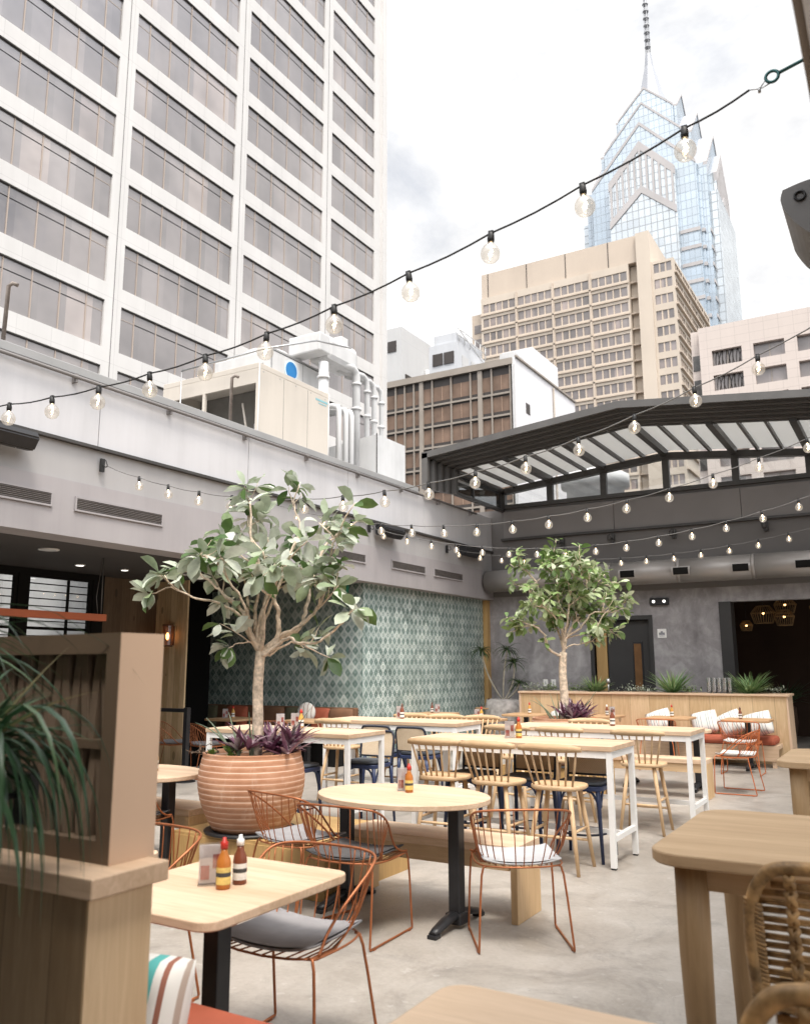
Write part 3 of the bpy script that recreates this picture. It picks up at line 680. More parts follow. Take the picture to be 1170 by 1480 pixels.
for xa in (XL+.25, XR-.25):
    m = MB(); m.hexa([(xa,Y0-.1,zroof(xa)+.06),(XC,Y0-.1,zroof(XC)+.06),(XC,Y0-.1,zroof(XC)+.075),(xa,Y0-.1,zroof(xa)+.075)], [(xa,YB,zroof(xa)+.06),(XC,YB,zroof(XC)+.06),(XC,YB,zroof(XC)+.075),(xa,YB,zroof(xa)+.075)]); m.build('frosted_pane', M['frosted'], t)
PX = [-7.4,-6.23,-5.08,-3.83,-2.55,-1.29,-.3]
for i, x in enumerate(PX):
    for j, xx in enumerate(([x] if i == 6 else [x, (x*2+PX[i+1])/3, (x+PX[i+1]*2)/3])):
        w = .055 if j == 0 else .022
        m = MB(); m.hexa([(xx-w,Y0-.15,zroof(xx)-(.07 if j==0 else .02)),(xx+w,Y0-.15,zroof(xx)-(.07 if j==0 else .02)),(xx+w,Y0-.15,zroof(xx)+.055),(xx-w,Y0-.15,zroof(xx)+.055)], [(xx-w,YB,zroof(xx)-(.07 if j==0 else .02)),(xx+w,YB,zroof(xx)-(.07 if j==0 else .02)),(xx+w,YB,zroof(xx)+.055),(xx-w,YB,zroof(xx)+.055)])
        m.build('rafter', M['dark_frame'] if j == 0 else M['rib_frame'], t)
for x in PX[1:]:
    m = MB(); m.box(x-.065,YB-.1,4.945,x+.065,YB-.005,zroof(x)-.13); m.build('post', M['dark_frame'], t)
for xa in (XL+.3, XR-.25):
    m = MB(); m.hexa([(xa,YB-.12,zroof(xa)-.13),(XC,YB-.12,zroof(XC)-.13),(XC,YB-.12,zroof(XC)-.0),(xa,YB-.12,zroof(xa)-.0)], [(xa,YB+.02,zroof(xa)-.13),(XC,YB+.02,zroof(XC)-.13),(XC,YB+.02,zroof(XC)-.0),(xa,YB+.02,zroof(xa)-.0)]); m.build('header_beam', M['dark_frame'], t)
m = MB(); m.box(XL+.3,YB-.11,4.861,XR,YB+.02,4.944); m.build('sill_beam', M['dark_frame'], t)
for a, b in zip(PX, PX[1:]):
    m = MB(); a1, b1 = a+.065, b-.065
    m.hexa([(a1,YB-.05,4.945),(b1,YB-.05,4.945),(b1,YB-.05,zroof(b1)-.13),(a1,YB-.05,zroof(a1)-.13)], [(a1,YB-.044,4.945),(b1,YB-.044,4.945),(b1,YB-.044,zroof(b1)-.13),(a1,YB-.044,zroof(a1)-.13)]); m.build('clerestory_pane', M['roof_pane'], t)

# ------------------------------------------------------------------ rooftop machines
ZR = 4.55
t = thing('cooling_unit', 'large beige metal cooler box with a dark open bay on the roof', 'cooling unit', (-9.2, 10.59, ZR))
m = MB(); m.box(-2.3,0,2.06,0,2.06,2.16,.01); m.build('top_panel', M['hvac_beige'], t)
m = MB(); m.box(-.05,.052,0,0,2.06,2.059); m.build('end_panel', M['hvac_beige'], t)
m = MB(); m.box(-2.3,2.0,0,-.051,2.055,2.059); m.box(-2.3,.06,0,-2.25,1.999,2.059); m.build('back_panel', M['hvac_beige'], t)
m = MB(); m.box(-2.3,0,1.80,0,.05,2.059); m.box(-.06,0,0,0,.05,1.799); m.box(-1.30,0,0,-1.24,.05,1.799); m.box(-2.3,0,0,-2.2,.05,1.799); m.build('bay_frame', M['hvac_beige'], t)
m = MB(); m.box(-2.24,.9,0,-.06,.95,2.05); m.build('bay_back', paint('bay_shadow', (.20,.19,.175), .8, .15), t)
m = MB(); m.tube([(-.35,.4,0),(-.62,.3,1.6)], .02, 6); m.tube([(-1.1,.3,0),(-1.35,.3,1.4)], .02, 6); m.tube([(-1.9,.3,0),(-1.5,.4,1.5)], .02, 6); m.build('brace', M['hvac_beige'], t)
m = MB(); m.lathe([(.10,0),(.13,.05),(.13,.16),(.08,.2)], 16, (-.22,.35,1.0)); m.tube([(-.6,.4,1.05),(-.1,.4,1.05)], .03, 8); m.build('motor', M['steel'], t)
m = MB(); m.tube([(-.01,.01,0),(.004,.01,2.16)], .012, 6); m.build('corner_trim', M['hvac_white'], t)
m = MB(); m.tube([(.004,2.03,0),(.004,2.03,2.16)], .012, 6); m.build('corner_trim', M['hvac_white'], t)
for q in (.68,1.38):
    m = MB(); m.box(.0005,q-.006,.02,.003,q+.006,2.05); m.build('panel_seam', paint('seam_grey', (.30,.28,.26), .7, .2), t)
m = MB(); m.box(.0005,.02,.30,.012,2.03,.34); m.build('rail', M['hvac_beige'], t)
m = MB()
for q in range(5): m.tube([(-.002,.12+.45*q,2.02),(.006,.12+.45*q,2.02)], .012, 6)
m.build('bolts', M['steel'], t)
m = MB(); m.box(.001,1.62,1.93,.004,2.0,1.97); m.box(.001,1.7,1.88,.004,1.96,1.9); m.build('maker_mark', paint('teal_mark', (.22,.42,.46), .5, .1), t)
t = thing('fan_unit', 'white fan unit with a round blue emblem behind the beige cooler', 'fan unit', (-10.2, 12.1, ZR))
m = MB(); m.box(-1.5,0,0,0,1.55,3.10,.02); m.build('casing', M['hvac_white'], t)
m = MB(); m.box(-.02,.02,3.1,.01,1.53,3.14); m.box(.001,-.02,.5,.02,0,3.1); m.build('edge_trim', M['steel'], t)
m = MB()
for q in range(12): m.box(-1.4,-.004,2.0+.075*q,-.2,-.001,2.035+.075*q)
m.build('louver_grille', M['cap_grey'], t)
m = MB(); m.box(.0005,.98,1.9,.004,.99,3.08); m.build('panel_seam', M['cap_grey'], t)
m = MB(); m.tube([(.003,.60,2.84),(.012,.60,2.84)], .21, 40); m.build('emblem_ring', paint('emblem_pale', (.55,.68,.78), .5, .05), t)
m = MB(); m.tube([(.012,.60,2.84),(.018,.60,2.84)], .175, 40); m.build('emblem_disc', paint('emblem_blue', (.02,.17,.42), .5, .08), t)
m = MB(); m.lathe([(.5,0),(.5,.22),(.45,.26)], 30, (-.75,.75,3.1)); m.build('fan_cowl', M['hvac_white'], t)
t = thing('roof_duct', 'pale boxy duct with rounded end bending down above the pipes', 'duct', (-9.9, 13.6, ZR))
m = MB(); m.box(-.5,-.75,3.22,.30,-.40,3.62,.03); m.box(-.3,-.399,3.15,.25,.75,3.72,.14); m.build('trunk', M['hvac_white'], t)
m = MB(); m.box(-.1,.25,3.725,.12,.5,3.90,.02); m.build('control_box', M['hvac_white'], t)
m = MB(); m.box(-.45,-.6,0,-.35,-.5,3.2); m.build('support', M['hvac_white'], t)
for k, (y, h, r_) in enumerate(((13.12,3.05,.10),(14.30,3.25,.085),(14.72,3.2,.06),(15.0,3.15,.055),(15.3,3.1,.05))):
    lab = ('fat white pipe with a flanged joint beside the pale duct', 'thickest white vertical pipe of the row behind the white housing', 'second white pipe of the row, half hidden behind the thickest', 'slim white pipe, third of the row', 'slimmest white pipe at the far end of the row')[k]
    t = thing('vent_pipe', lab, 'pipe', (-9.7, y, ZR), 0, 'white pipes on the roof')
    m = MB(); m.tube([(0,0,0),(0,0,h-.16),(0,-.05,h-.05),(0,-.16,h),(-.2,-1.1,h+.02)] if k else [(0,0,0),(0,0,h)], r_, 14); m.build('pipe', M['hvac_white'], t)
    for q in (.35,.9):
        m = MB(); m.lathe([(r_+.03,0),(r_+.03,.05)], 16, (0,0,h-q)); m.build('flange', M['hvac_white'], t)
for k, y in enumerate((13.18,13.42,13.62)):
    m = MB(); m.tube([(-9.35,y,ZR),(-9.35,y,ZR+2.0),(-9.38,y,ZR+2.08),(-9.5,y,ZR+2.12),(-10.2,y,ZR+2.12)], .055, 12)
    tag(m.build('low_pipe', M['hvac_white']), ('low white pipe hugging the corner of the beige cooler', 'middle one of the three low white pipes', 'low white pipe nearest the thick vertical pipes')[k], 'pipe', 'low pipes by the cooler')
t = thing('duct_housing', 'white sheet metal housing with a slanted end on the wall roof', 'housing', (-9.2, 14.33, ZR))
m = MB(); m.hexa([(-2.2,0,0),(0,0,0),(0,0,1.77),(-1.7,0,1.60),(-2.2,0,1.25)], [(-2.2,1.16,0),(0,1.16,0),(0,1.16,1.77),(-1.7,1.16,1.6),(-2.2,1.16,1.25)]); m.build('casing', M['hvac_white'], t)
m = MB(); m.box(.001,-.012,0,.012,.012,1.79); m.build('corner_seam', M['dark_frame'], t)
m = MB(); m.box(.001,.05,.55,.006,1.1,.9); m.build('patch', M['wall_light'], t)
m = MB(); m.tube([(-10.9,10.45,6.82),(-9.0,10.45,6.86),(-9.05,12.0,7.55),(-9.3,13.5,7.95)], .018, 6); m.tube([(-10.9,10.45,4.55),(-10.9,10.45,6.82)], .012, 6)
tag(m.build('conduit', M['steel']), 'thin white conduit spanning above the beige cooler', 'conduit')
t = thing('water_tank', 'white cylindrical roof tank seen through the clerestory glass', 'tank', (-9.6, 30, 3.0))
m = MB(); m.lathe([(1.05,0),(1.05,5.0),(1.25,5.05),(1.25,5.45),(.9,5.65),(.3,5.75)], 32); m.build('drum', M['hvac_white'], t)
m = MB()
for k in range(6): a = k*1.047; m.tube([(1.0*math.cos(a),1.0*math.sin(a),-27),(1.0*math.cos(a),1.0*math.sin(a),0)], .08, 6)
m.build('leg', M['steel'], t)
# ------------------------------------------------------------------ the city
def fp(ax, c, u, d, z):           # facade coordinates: u along, d into the building
    return (u, c+d, z) if ax == 'Y' else (c-d, u, z)
def fbox(m, ax, c, u0, u1, d0, d1, z0, z1):
    a = fp(ax, c, u0, d0, z0); b = fp(ax, c, u1, d1, z1); m.box(*a, *b)
def facade(t, ax, c, bays, rows, u0, u1, z0, z1, depth, wmat, wins, mull, body=None, transom=None, proud=0, mw=.06):
    """spandrels and piers round recessed windows; each window a part"""
    m = MB()
    zs = [z0]+[q for r_ in rows for q in r_]+[z1]
    for i in range(0, len(zs), 2):
        if zs[i+1] > zs[i]: fbox(m, ax, c, u0, u1, -proud, depth, zs[i], zs[i+1])
    us = [u0]+[q for b_ in bays for q in b_]+[u1]
    for za, zb in rows:
        for i in range(0, len(us), 2):
            if us[i+1] > us[i]: fbox(m, ax, c, us[i], us[i+1], 0, depth, za, zb)
    m.build('facade', wmat, t)
    for i, (za, zb) in enumerate(rows):
        for a, b in bays:
            w = MB(); w.mi = 0; fbox(w, ax, c, a, b, depth-.08, depth-.02, za, zb)
            w.mi = 1
            for q in mull(a, b): fbox(w, ax, c, q-mw, q+mw, depth-.081-mw, depth-.081, za, zb)
            if transom:
                ms = [a]+[q for q in mull(a, b)]+[b]
                for p, q in zip(ms, ms[1:]): fbox(w, ax, c, p+mw, q-mw, depth-.095, depth-.081, zb-transom, zb-transom+.04)
            if len(wins) > 2:
                w.mi = 2; fbox(w, ax, c, a, b, .02, depth-.0815-mw, zb-.07, zb-.002)  # dark strip painting the shade under each window head
            w.build('window', wins, t)
    if body:
        m = MB(); m.box(*body); m.build('core', wmat, t)

# white office slab
wb_wall = panelled('white_cladding', (.61,.595,.58), 'y', 2.06, 3.907, .03, .28, .09, .6, 0, 1.0)
wb_glass = facade_glass('office_glass', (.24,.215,.208), .24, (.66,.65,.66), .35, .22, cell=(1.70, 3.907, 1.0))
wb_mull = paint('bronze_mullion', (.40,.33,.28), .5, .1, .2)
XB = -37.7
t = thing('office_building', 'white grid office slab with long tinted window bands', 'building')
divs = [10.3, 20.45, 30.62, 40.82, 51.13, 59.3]
bays = [(a+.60, b-.60) for a, b in zip(divs, divs[1:])]; bays[-1] = (bays[-1][0], 58.25)
def wbm(a, b):
    q = b-1.15; out = []
    while q > a+.8: out.append(q); q -= 1.70
    return out
rows = [(49.42-3.907*k-2.72, 49.52-3.907*k) for k in range(11, -5, -1)]
facade(t, 'X', XB, bays, rows, 10.3, 59.3, -24, 67, .20, wb_wall, [wb_glass, wb_mull, paint('head_shade_strip', (.06,.055,.05), .7, .1)], wbm, (XB-22, 10.3, -24, XB-.21, 59.3, 67), .72, 0, .035)
for d_ in divs[1:-1]:
    m = MB(); m.box(XB-.02, d_-.025, -24, XB+.015, d_+.025, 67); m.build('pier_joint', paint('joint_grey', (.22,.21,.21), .8, .05), t)
m = MB(); m.box(XB-.5, 59.302, -24, XB+.25, 60.0, 67); m.build('end_pier', wb_wall, t)
# brown curtain-wall block with white flank
t = thing('brown_building', 'low block with brown curtained window wall and white side', 'building')
bw = paint('brown_curtain', (.18,.12,.088), .75, .3, .35); bdark = paint('dark_spandrel', (.045,.038,.035), .5, .2, .3); bframe = paint('pale_frame', (.29,.255,.22), .6, .08, .5)
Y = 115; zt = 48.45
bg_mull = paint('brown_mull', (.34,.24,.18), .6, .1)
cols = []; x = -49.45
seq = [3.15,1.95,1.72,3.45,3.45,1.95,1.5]
i = 0
edges = [-49.45]
while edges[-1] > -82: edges.append(edges[-1]-seq[i % 7] if i < 7 else edges[-1]-[1.75,1.75,3.45,3.45,1.95,1.5,1.75][i % 7]); i += 1
edges = edges[::-1]
rows = [(46.05-3.5*k-2.35, 46.05-3.5*k) for k in range(9, -1, -1)]
m = MB()
zs = [0]+[q for r_ in rows for q in r_]
for (za, zb), (zc, zd) in zip(rows, rows[1:]+[(47.35, 0)]):
    fbox(m, 'Y', Y, edges[0], edges[-1], .3, .5, zb, zc)
m.build('spandrel', bdark, t)
m = MB()
for za, zb in rows: fbox(m, 'Y', Y, edges[0], edges[-1], .0, .3, za-.85, za-.55)
fbox(m, 'Y', Y, edges[0], -48.98, -.3, .5, 47.36, 48.4)
for e in edges: fbox(m, 'Y', Y, e-.10, e+.10, -.05, .29, 0, 47.35)
for e in (-54.6,-65.2,-75.7): fbox(m, 'Y', Y, e-.36, e+.36, -.08, .28, 0, 47.34)
m.build('frame', bframe, t)
for za, zb in rows[3:]:
    for a, b in zip(edges, edges[1:]):
        w = MB(); fbox(w, 'Y', Y, a+.13, b-.13, .3, .4, za, zb); w.mi = 1
        n_ = 1 if b-a < 2.6 else 2
        for k in range(1, n_): q = a+(b-a)*k/n_; fbox(w, 'Y', Y, q-.05, q+.05, .2, .299, za, zb)
        w.build('window', [bw, bg_mull], t)
m = MB(); m.box(edges[0],Y+.51,-24,-49.0,142,48.2); m.build('core', bdark, t)
wf = panelled('white_flank', (.70,.70,.72), 'y', 7.5, 5.6, .06, .25, .05, .7)
m = MB(); m.box(-48.98,Y-.02,-24,-48.6,142.3,48.45); m.box(-60,142.0,-24,-48.981,142.3,48.45); m.build('side_wall', wf, t)
m = MB(); m.box(-54,122.5,48.46,-48.62,134,52.6); m.build('stair_house', wf, t)
for ya, za, zb in ((119,40.5,42.2),(126.5,36,37.7),(137.5,41,43)):
    m = MB(); m.box(-48.605,ya,za,-48.55,ya+1.6,zb); m.build('vent', bdark, t)
m = MB(); m.tube([(-48.4,131,-24),(-48.4,131,48)], .16, 6); m.build('downpipe', bframe, t)
m = MB(); m.box(-48.6,Y,48.452,-48.3,142.3,48.75); m.build('flashing', bframe, t)
m = MB(); m.box(-52,117,48.46,-49.5,121,50.2); m.build('roof_vent', M['hvac_white'], t)
m = MB(); m.box(-48.97,Y-.34,0,-48.6,Y-.021,47.3); m.build('corner_strip', M['hvac_white'], t)

# grey service buildings behind it
t = thing('service_tower', 'plain pale grey block with louvres beside the white office slab', 'building')
sw = panelled('grey_sheet', (.50,.50,.50), 'xy', 9, 12, .06, .2, .05, .6)
m = MB(); m.box(-100,150,-24,-89.9,163.2,75); m.build('wall', sw, t)
m = MB(); m.box(-96,149.85,69.5,-93.8,149.99,72); m.box(-93.4,149.85,69.5,-91.2,149.99,72); m.box(-89.88,151.5,59,-89.75,154.5,64.5); m.build('louver', bdark, t)
m = MB(); m.tube([(-89.4,160.5,50),(-89.4,160.5,68)], .5, 10); m.build('flue', M['hvac_white'], t)
t = thing('plant_house', 'pale rooftop plant house with two dark windows behind the brown block', 'building')
m = MB(); m.box(-77.5,140,-24,-71.2,152.6,64.3); m.box(-76.6,140.5,64.301,-71.6,152,66.4); m.build('wall', panelled('pale_sheet', (.50,.515,.54), 'xy', 4, 5, .05, .2), t)
for a in (-76.6,-74.1):
    m = MB(); m.box(a,139.8,60.0,a+2.2,139.99,62.4); m.build('window', bdark, t)
m = MB(); m.box(-71.18,142,58.5,-71.0,144.5,62); m.box(-71.18,146,58.5,-71.0,148.5,62); m.build('louver', sw, t)
m = MB()
for k in range(6): m.tube([(-71,140.5+2.4*k,64.3),(-71,140.5+2.4*k,67)], .10, 5)
m.tube([(-71,140,67),(-71,153,67)], .09, 5); m.tube([(-71,140,65.6),(-71,153,65.6)], .09, 5); m.tube([(-71,140.5,67),(-69,152,60)], .12, 5); m.box(-71.0,147,55,-67.5,156,60.5)
m.build('roof_frame', M['hvac_white'], t)

# tan tower block
tan = stained('tan_concrete', (.545,.475,.40), .8, .13, .06, .12)
tan2 = stained('tan_concrete_top', (.52,.44,.365), .8, .12, .06, .12)
tglass = facade_glass('tan_glass', (.17,.145,.14), .12, (.8,.76,.74), .6, .12, cell=(1.9, 4.15, 2.1))
tmull = paint('tan_mullion', (.56,.47,.38), .7, .06, .1)
t = thing('tan_building', 'tan concrete tower block with rows of grouped windows and blank crown', 'building')
Y = 200
def grp(n): return lambda a, b: [a+(b-a)*k/n for k in range(1, n)]
rows = [(99.9-4.15*k-2.45, 99.9-4.15*k) for k in range(16, -1, -1)]
bays = [(-93.5,-84.0),(-83.2,-73.6),(-72.8,-63.4),(-62.6,-53.4)]
facade(t, 'Y', Y, bays, rows, -94.1, -52.9, -24, 101.9, .35, tan, [tglass, tmull], grp(5), (-94.1, Y+.36, -24, -53.0, Y+40, 101.8), None, 0, .16)
m = MB()
for za, zb in rows: fbox(m, 'Y', Y, -94.1, -52.95, -.30, -.001, za-.85, za-.50)
for q in (-83.6,-73.2,-63.0): fbox(m, 'Y', Y, q-.25, q+.25, -.3, -.002, 30, 101.5)
m.build('ledge', tan2, t)
m = MB(); m.box(-94.0,Y+.4,101.91,-49.5,Y+42,109.1); m.build('crown', tan2, t)
m = MB()
for q in (-92,-80.5,-69.5,-58): m.box(q-.09,Y+.28,102,q+.09,Y+.399,109)
m.build('crown_joint', bdark, t)
m = MB(); m.box(-52.9,Y+2.2,-24,-50.6,Y+40,101.7); m.box(-50.599,Y-.6,-24,-47.2,Y+40,109.1); m.build('shaft', tan, t)
m = MB()
for za, zb in rows: m.box(-52.9,Y+1.2,za-.6,-50.65,Y+2.19,za-.2)
m.build('return_ledge', tan2, t)
rb = [(-46.6,-42.3)]
facade(t, 'Y', Y, rb, rows, -47.19, -41.7, -24, 100.6, .35, tan, [tglass, tmull], grp(3), (-47.19, Y+.36, -24, -42.1, Y+43, 100.5), None, 0, .16)
facade(t, 'X', -41.7, [(Y+1.5+8.4*k, Y+9.2+8.4*k) for k in range(5)], rows[-9:], Y+.37, Y+43.5, -24, 100.55, .35, tan, [tglass, tmull], grp(4), None, None, 0, .16)
m = MB()
for za, zb in rows: m.box(-41.69,Y+.1,za-.75,-41.1,Y+43.5,za-.35)
m.build('side_ledge', tan2, t)
t2 = [(-98.3, 98.8)]
m = MB(); m.box(-98.4,Y+3,-24,-94.11,Y+40,98.9); m.build('side_wing', tan2, t)
for za, zb in rows[6:-1]:
    m = MB(); m.box(-97.6,Y+2.9,za,-95.0,Y+2.99,zb); m.build('window', tglass, t)

# pale stone block
t = thing('stone_building', 'pale tiled stone block with square windows at the picture edge', 'building')
stn = panelled('stone_tiles', (.56,.49,.45), 'x', 2.05, 1.35, .05, .35, .05, .75, .4, .4)
sgl = facade_glass('stone_glass', (.24,.215,.21), .05, (.85,.83,.82), .3, .2, cell=(2.15, 3.98, 1.0))
sgd = facade_glass('stone_glass_dark', (.055,.05,.045), .03, (.8,.8,.8), .8, .9)
Y = 130
rows = [(49.1-3.98*k-2.45, 49.1-3.98*k) for k in range(7, -1, -1)]
bays = [(-22.3,-18.0),(-16.35,-12.05),(-10.35,-6.05),(-4.35,0),(1.6,6)]
facade(t, 'Y', Y, bays, rows, -24.1, 8, -24, 53.1, .8, stn, [sgl, bframe], lambda a, b: [(a+b)/2], (-24.1, Y+.81, -24, 8, Y+30, 53.0), None, 0, .07)
m = MB(); m.box(-25.5,Y+1.2,-24,-24.11,Y+30,53.1); m.build('corner_return', stn, t)
for za, zb in rows[3:]:
    m = MB(); m.box(-25.35,Y+1.1,za,-24.3,Y+1.19,zb); m.build('slot_window', sgd, t)
for za, zb in rows[-2:]:
    m = MB()
    for k in range(14):
        a = -22.2+.3*k; m.tube([(a,Y+.6,za+.05),(a+.12*((k*7)%5-2),Y+.6,(za+zb)/2),(a+.1*((k*3)%5-1),Y+.6,zb-.05)], .05, 4)
    m.build('drawn_blind', bdark, t)

# glass skyscraper
t = thing('glass_skyscraper', 'blue glass skyscraper with stacked gables and a mast', 'skyscraper', (-84, 376, 0))
def tower_glass(name, c, refl, pu, pz, lc, lw=.16):
    b = NB(name); v = b.coord(False); o = b.sep(v)
    u = b.math('ADD', o[0], o[1]); fu = b.math('FRACT', b.math('DIVIDE', u, pu)); fz = b.math('FRACT', b.math('DIVIDE', o[2], pz))
    l = b.math('MAXIMUM', b.math('LESS_THAN', fu, lw), b.math('LESS_THAN', fz, lw*.8))
    wn_ = b.n('ShaderNodeTexWhiteNoise', noise_dimensions='2D'); cb = b.n('ShaderNodeCombineXYZ')
    b.inp(cb.inputs[0], b.math('FLOOR', b.math('DIVIDE', u, pu*2))); b.inp(cb.inputs[1], b.math('FLOOR', b.math('DIVIDE', o[2], pz))); b.inp(wn_.inputs[0], cb.outputs[0])
    big = b.noise(v, .03, 3)
    f = b.math('ADD', b.math('MULTIPLY', wn_.outputs[0], .35), b.math('MULTIPLY', big, .65))
    base = b.ramp(f, [(.3, tuple(x*.72 for x in c)), (.7, tuple(min(1, x*1.2) for x in c))])
    b.set(b.mix(b.math('MULTIPLY', l, .75), base, lc), .25)
    gl = b.n('ShaderNodeBsdfGlossy'); gl.inputs['Roughness'].default_value = .08; gl.inputs[0].default_value = (.86,.92,.97,1)
    mx = b.n('ShaderNodeMixShader'); b.inp(mx.inputs[0], b.math('MULTIPLY', b.math('SUBTRACT', 1, l), refl))
    b.L.new(b.b.outputs[0], mx.inputs[1]); b.L.new(gl.outputs[0], mx.inputs[2]); b.L.new(mx.outputs[0], b.out.inputs[0]); return b.m
tg = tower_glass('tower_blue', (.22,.285,.35), .27, 2.2, 3.9, (.36,.41,.46), .12)
tp = tower_glass('tower_pale', (.37,.40,.42), .30, 2.6, 3.9, (.30,.32,.34), .14)
ts = paint('tower_stone', (.45,.43,.43), .7, .08, .05)
trf = paint('tower_roof', (.36,.375,.41), .5, .08, .05)
def cross_gable(w, e, z0, zeave, zridge, front):
    """body of half width w whose four faces carry gables standing e proud"""
    m = MB(); m.mi = 0; g = w*front
    A = w+e
    for ax in range(2):
        def T(x, y, z): return (x, y, z) if ax == 0 else (y, x, z)
        sec = [(-g,z0),(g,z0),(g,zeave),(0,zridge),(-g,zeave)]
        a = [T(x, -A, z) for x, z in sec]; b = [T(x, A, z) for x, z in sec]
        va = [m.bm.verts.new(p) for p in a]; vb = [m.bm.verts.new(p) for p in b]
        m.mi = 0; m._f(va); m._f(vb)
        for i in range(5):
            j = (i+1) % 5; m.mi = 1 if i in (2,3) else 0; m._f([va[i], va[j], vb[j], vb[i]])
    return m
def collar(w, e, zeave, zridge, front, th, name='gable_band'):
    g = w*front; A = w+e
    for ax in range(2):
        def T(x, y, z): return (x, y, z) if ax == 0 else (y, x, z)
        for s_ in (-1, 1):
            m = MB()
            for x0, z0, x1, z1 in ((-g-.01,zeave,0,zridge+.01),(0,zridge+.01,g+.01,zeave)):
                m.hexa([T(x0,s_*(A+.3),z0-th),T(x1,s_*(A+.3),z1-th),T(x1,s_*(A+.3),z1+.25),T(x0,s_*(A+.3),z0+.25)], [T(x0,s_*(A-1.2),z0-th),T(x1,s_*(A-1.2),z1-th),T(x1,s_*(A-1.2),z1+.25),T(x0,s_*(A-1.2),z0+.25)])
            m.build(name, ts, t)
for name, w, e, z0, ze, zr, fr, th in (('lower_tier',24.5,2.2,-24,217,243,.94,1.5), ('second_tier',19.0,1.5,210,237,257,.96,1.0), ('third_tier',13.0,1.0,230,256,269,.98,.9)):
    m = cross_gable(w, e, z0, ze, zr, fr); m.build(name, [tg, trf], t); collar(w, e, ze, zr, fr, th)
m = MB(); m.box(-24.3,-24.3,-24,24.3,24.3,211); m.build('corner_body', tg, t)
m = MB(); m.box(-30,-19,-24,30,24,204.5); m.build('wing', tp, t)
m = cross_gable(14.6, 14.6, -24, 215.5, 232, 1.0); m.build('front_bay', [tp, trf], t); collar(14.6, 14.6, 215.5, 232, 1.0, 4.0, 'bay_gable')
A = 29.6
for ax in range(2):
    m = MB()
    def T(x, y, z): return (x, y, z) if ax == 0 else (-y, x, z)
    for k in range(11):
        x = -13.5+2.7*k; zt = 229-abs(x)*1.13; zb = 207-abs(x)*.85
        m.hexa([T(x-.45,-A,zb),T(x+.45,-A,zb),T(x+.45,-A,zt),T(x-.45,-A,zt)], [T(x-.45,-A+.3,zb),T(x+.45,-A+.3,zb),T(x+.45,-A+.3,zt),T(x-.45,-A+.3,zt)])
    for x0, z0, x1, z1 in ((-14.6,195.5,0,209),(0,209,14.6,195.5)):
        m.hexa([T(x0,-A-.1,z0-2.2),T(x1,-A-.1,z1-2.2),T(x1,-A-.1,z1+1.4),T(x0,-A-.1,z0+1.4)], [T(x0,-A+.4,z0-2.2),T(x1,-A+.4,z1-2.2),T(x1,-A+.4,z1+1.4),T(x0,-A+.4,z0+1.4)])
    m.build('bay_ribs', ts, t)
m = MB()
for k in range(20):
    z = 184-7.8*k
    m = MB(); m.box(14.8,-27.0,z,23.2,-26.6,z+1.6); m.build('floor_band', ts, t)
    m = MB(); m.box(26.6,-23.2,z,27.0,-14.8,z+1.6); m.build('floor_band', ts, t)
    m = MB(); m.box(23.3,-24.6,z,24.7,-23.3,z+1.6); m.build('floor_band', ts, t)
    m = MB(); m.box(-23.2,-27.0,z,-14.8,-26.6,z+1.6); m.build('floor_band', ts, t)
m = MB(); m.lathe([(8.0,264),(4.8,278),(2.3,289),(1.5,296)], 8, smooth=False); m.build('spire_base', trf, t)
m = MB()
for a in range(4):
    q = a*math.pi/2+.6; m.tube([(1.2*math.cos(q),1.2*math.sin(q),288),(.75*math.cos(q),.75*math.sin(q),345)], .22, 5)
for k in range(13):
    z = 292+4*k; m.lathe([(1.5,0),(1.5,.4)], 8, (0,0,z), smooth=False)
m.build('mast', paint('mast_grey', (.42,.43,.45), .6, .1, .1), t)
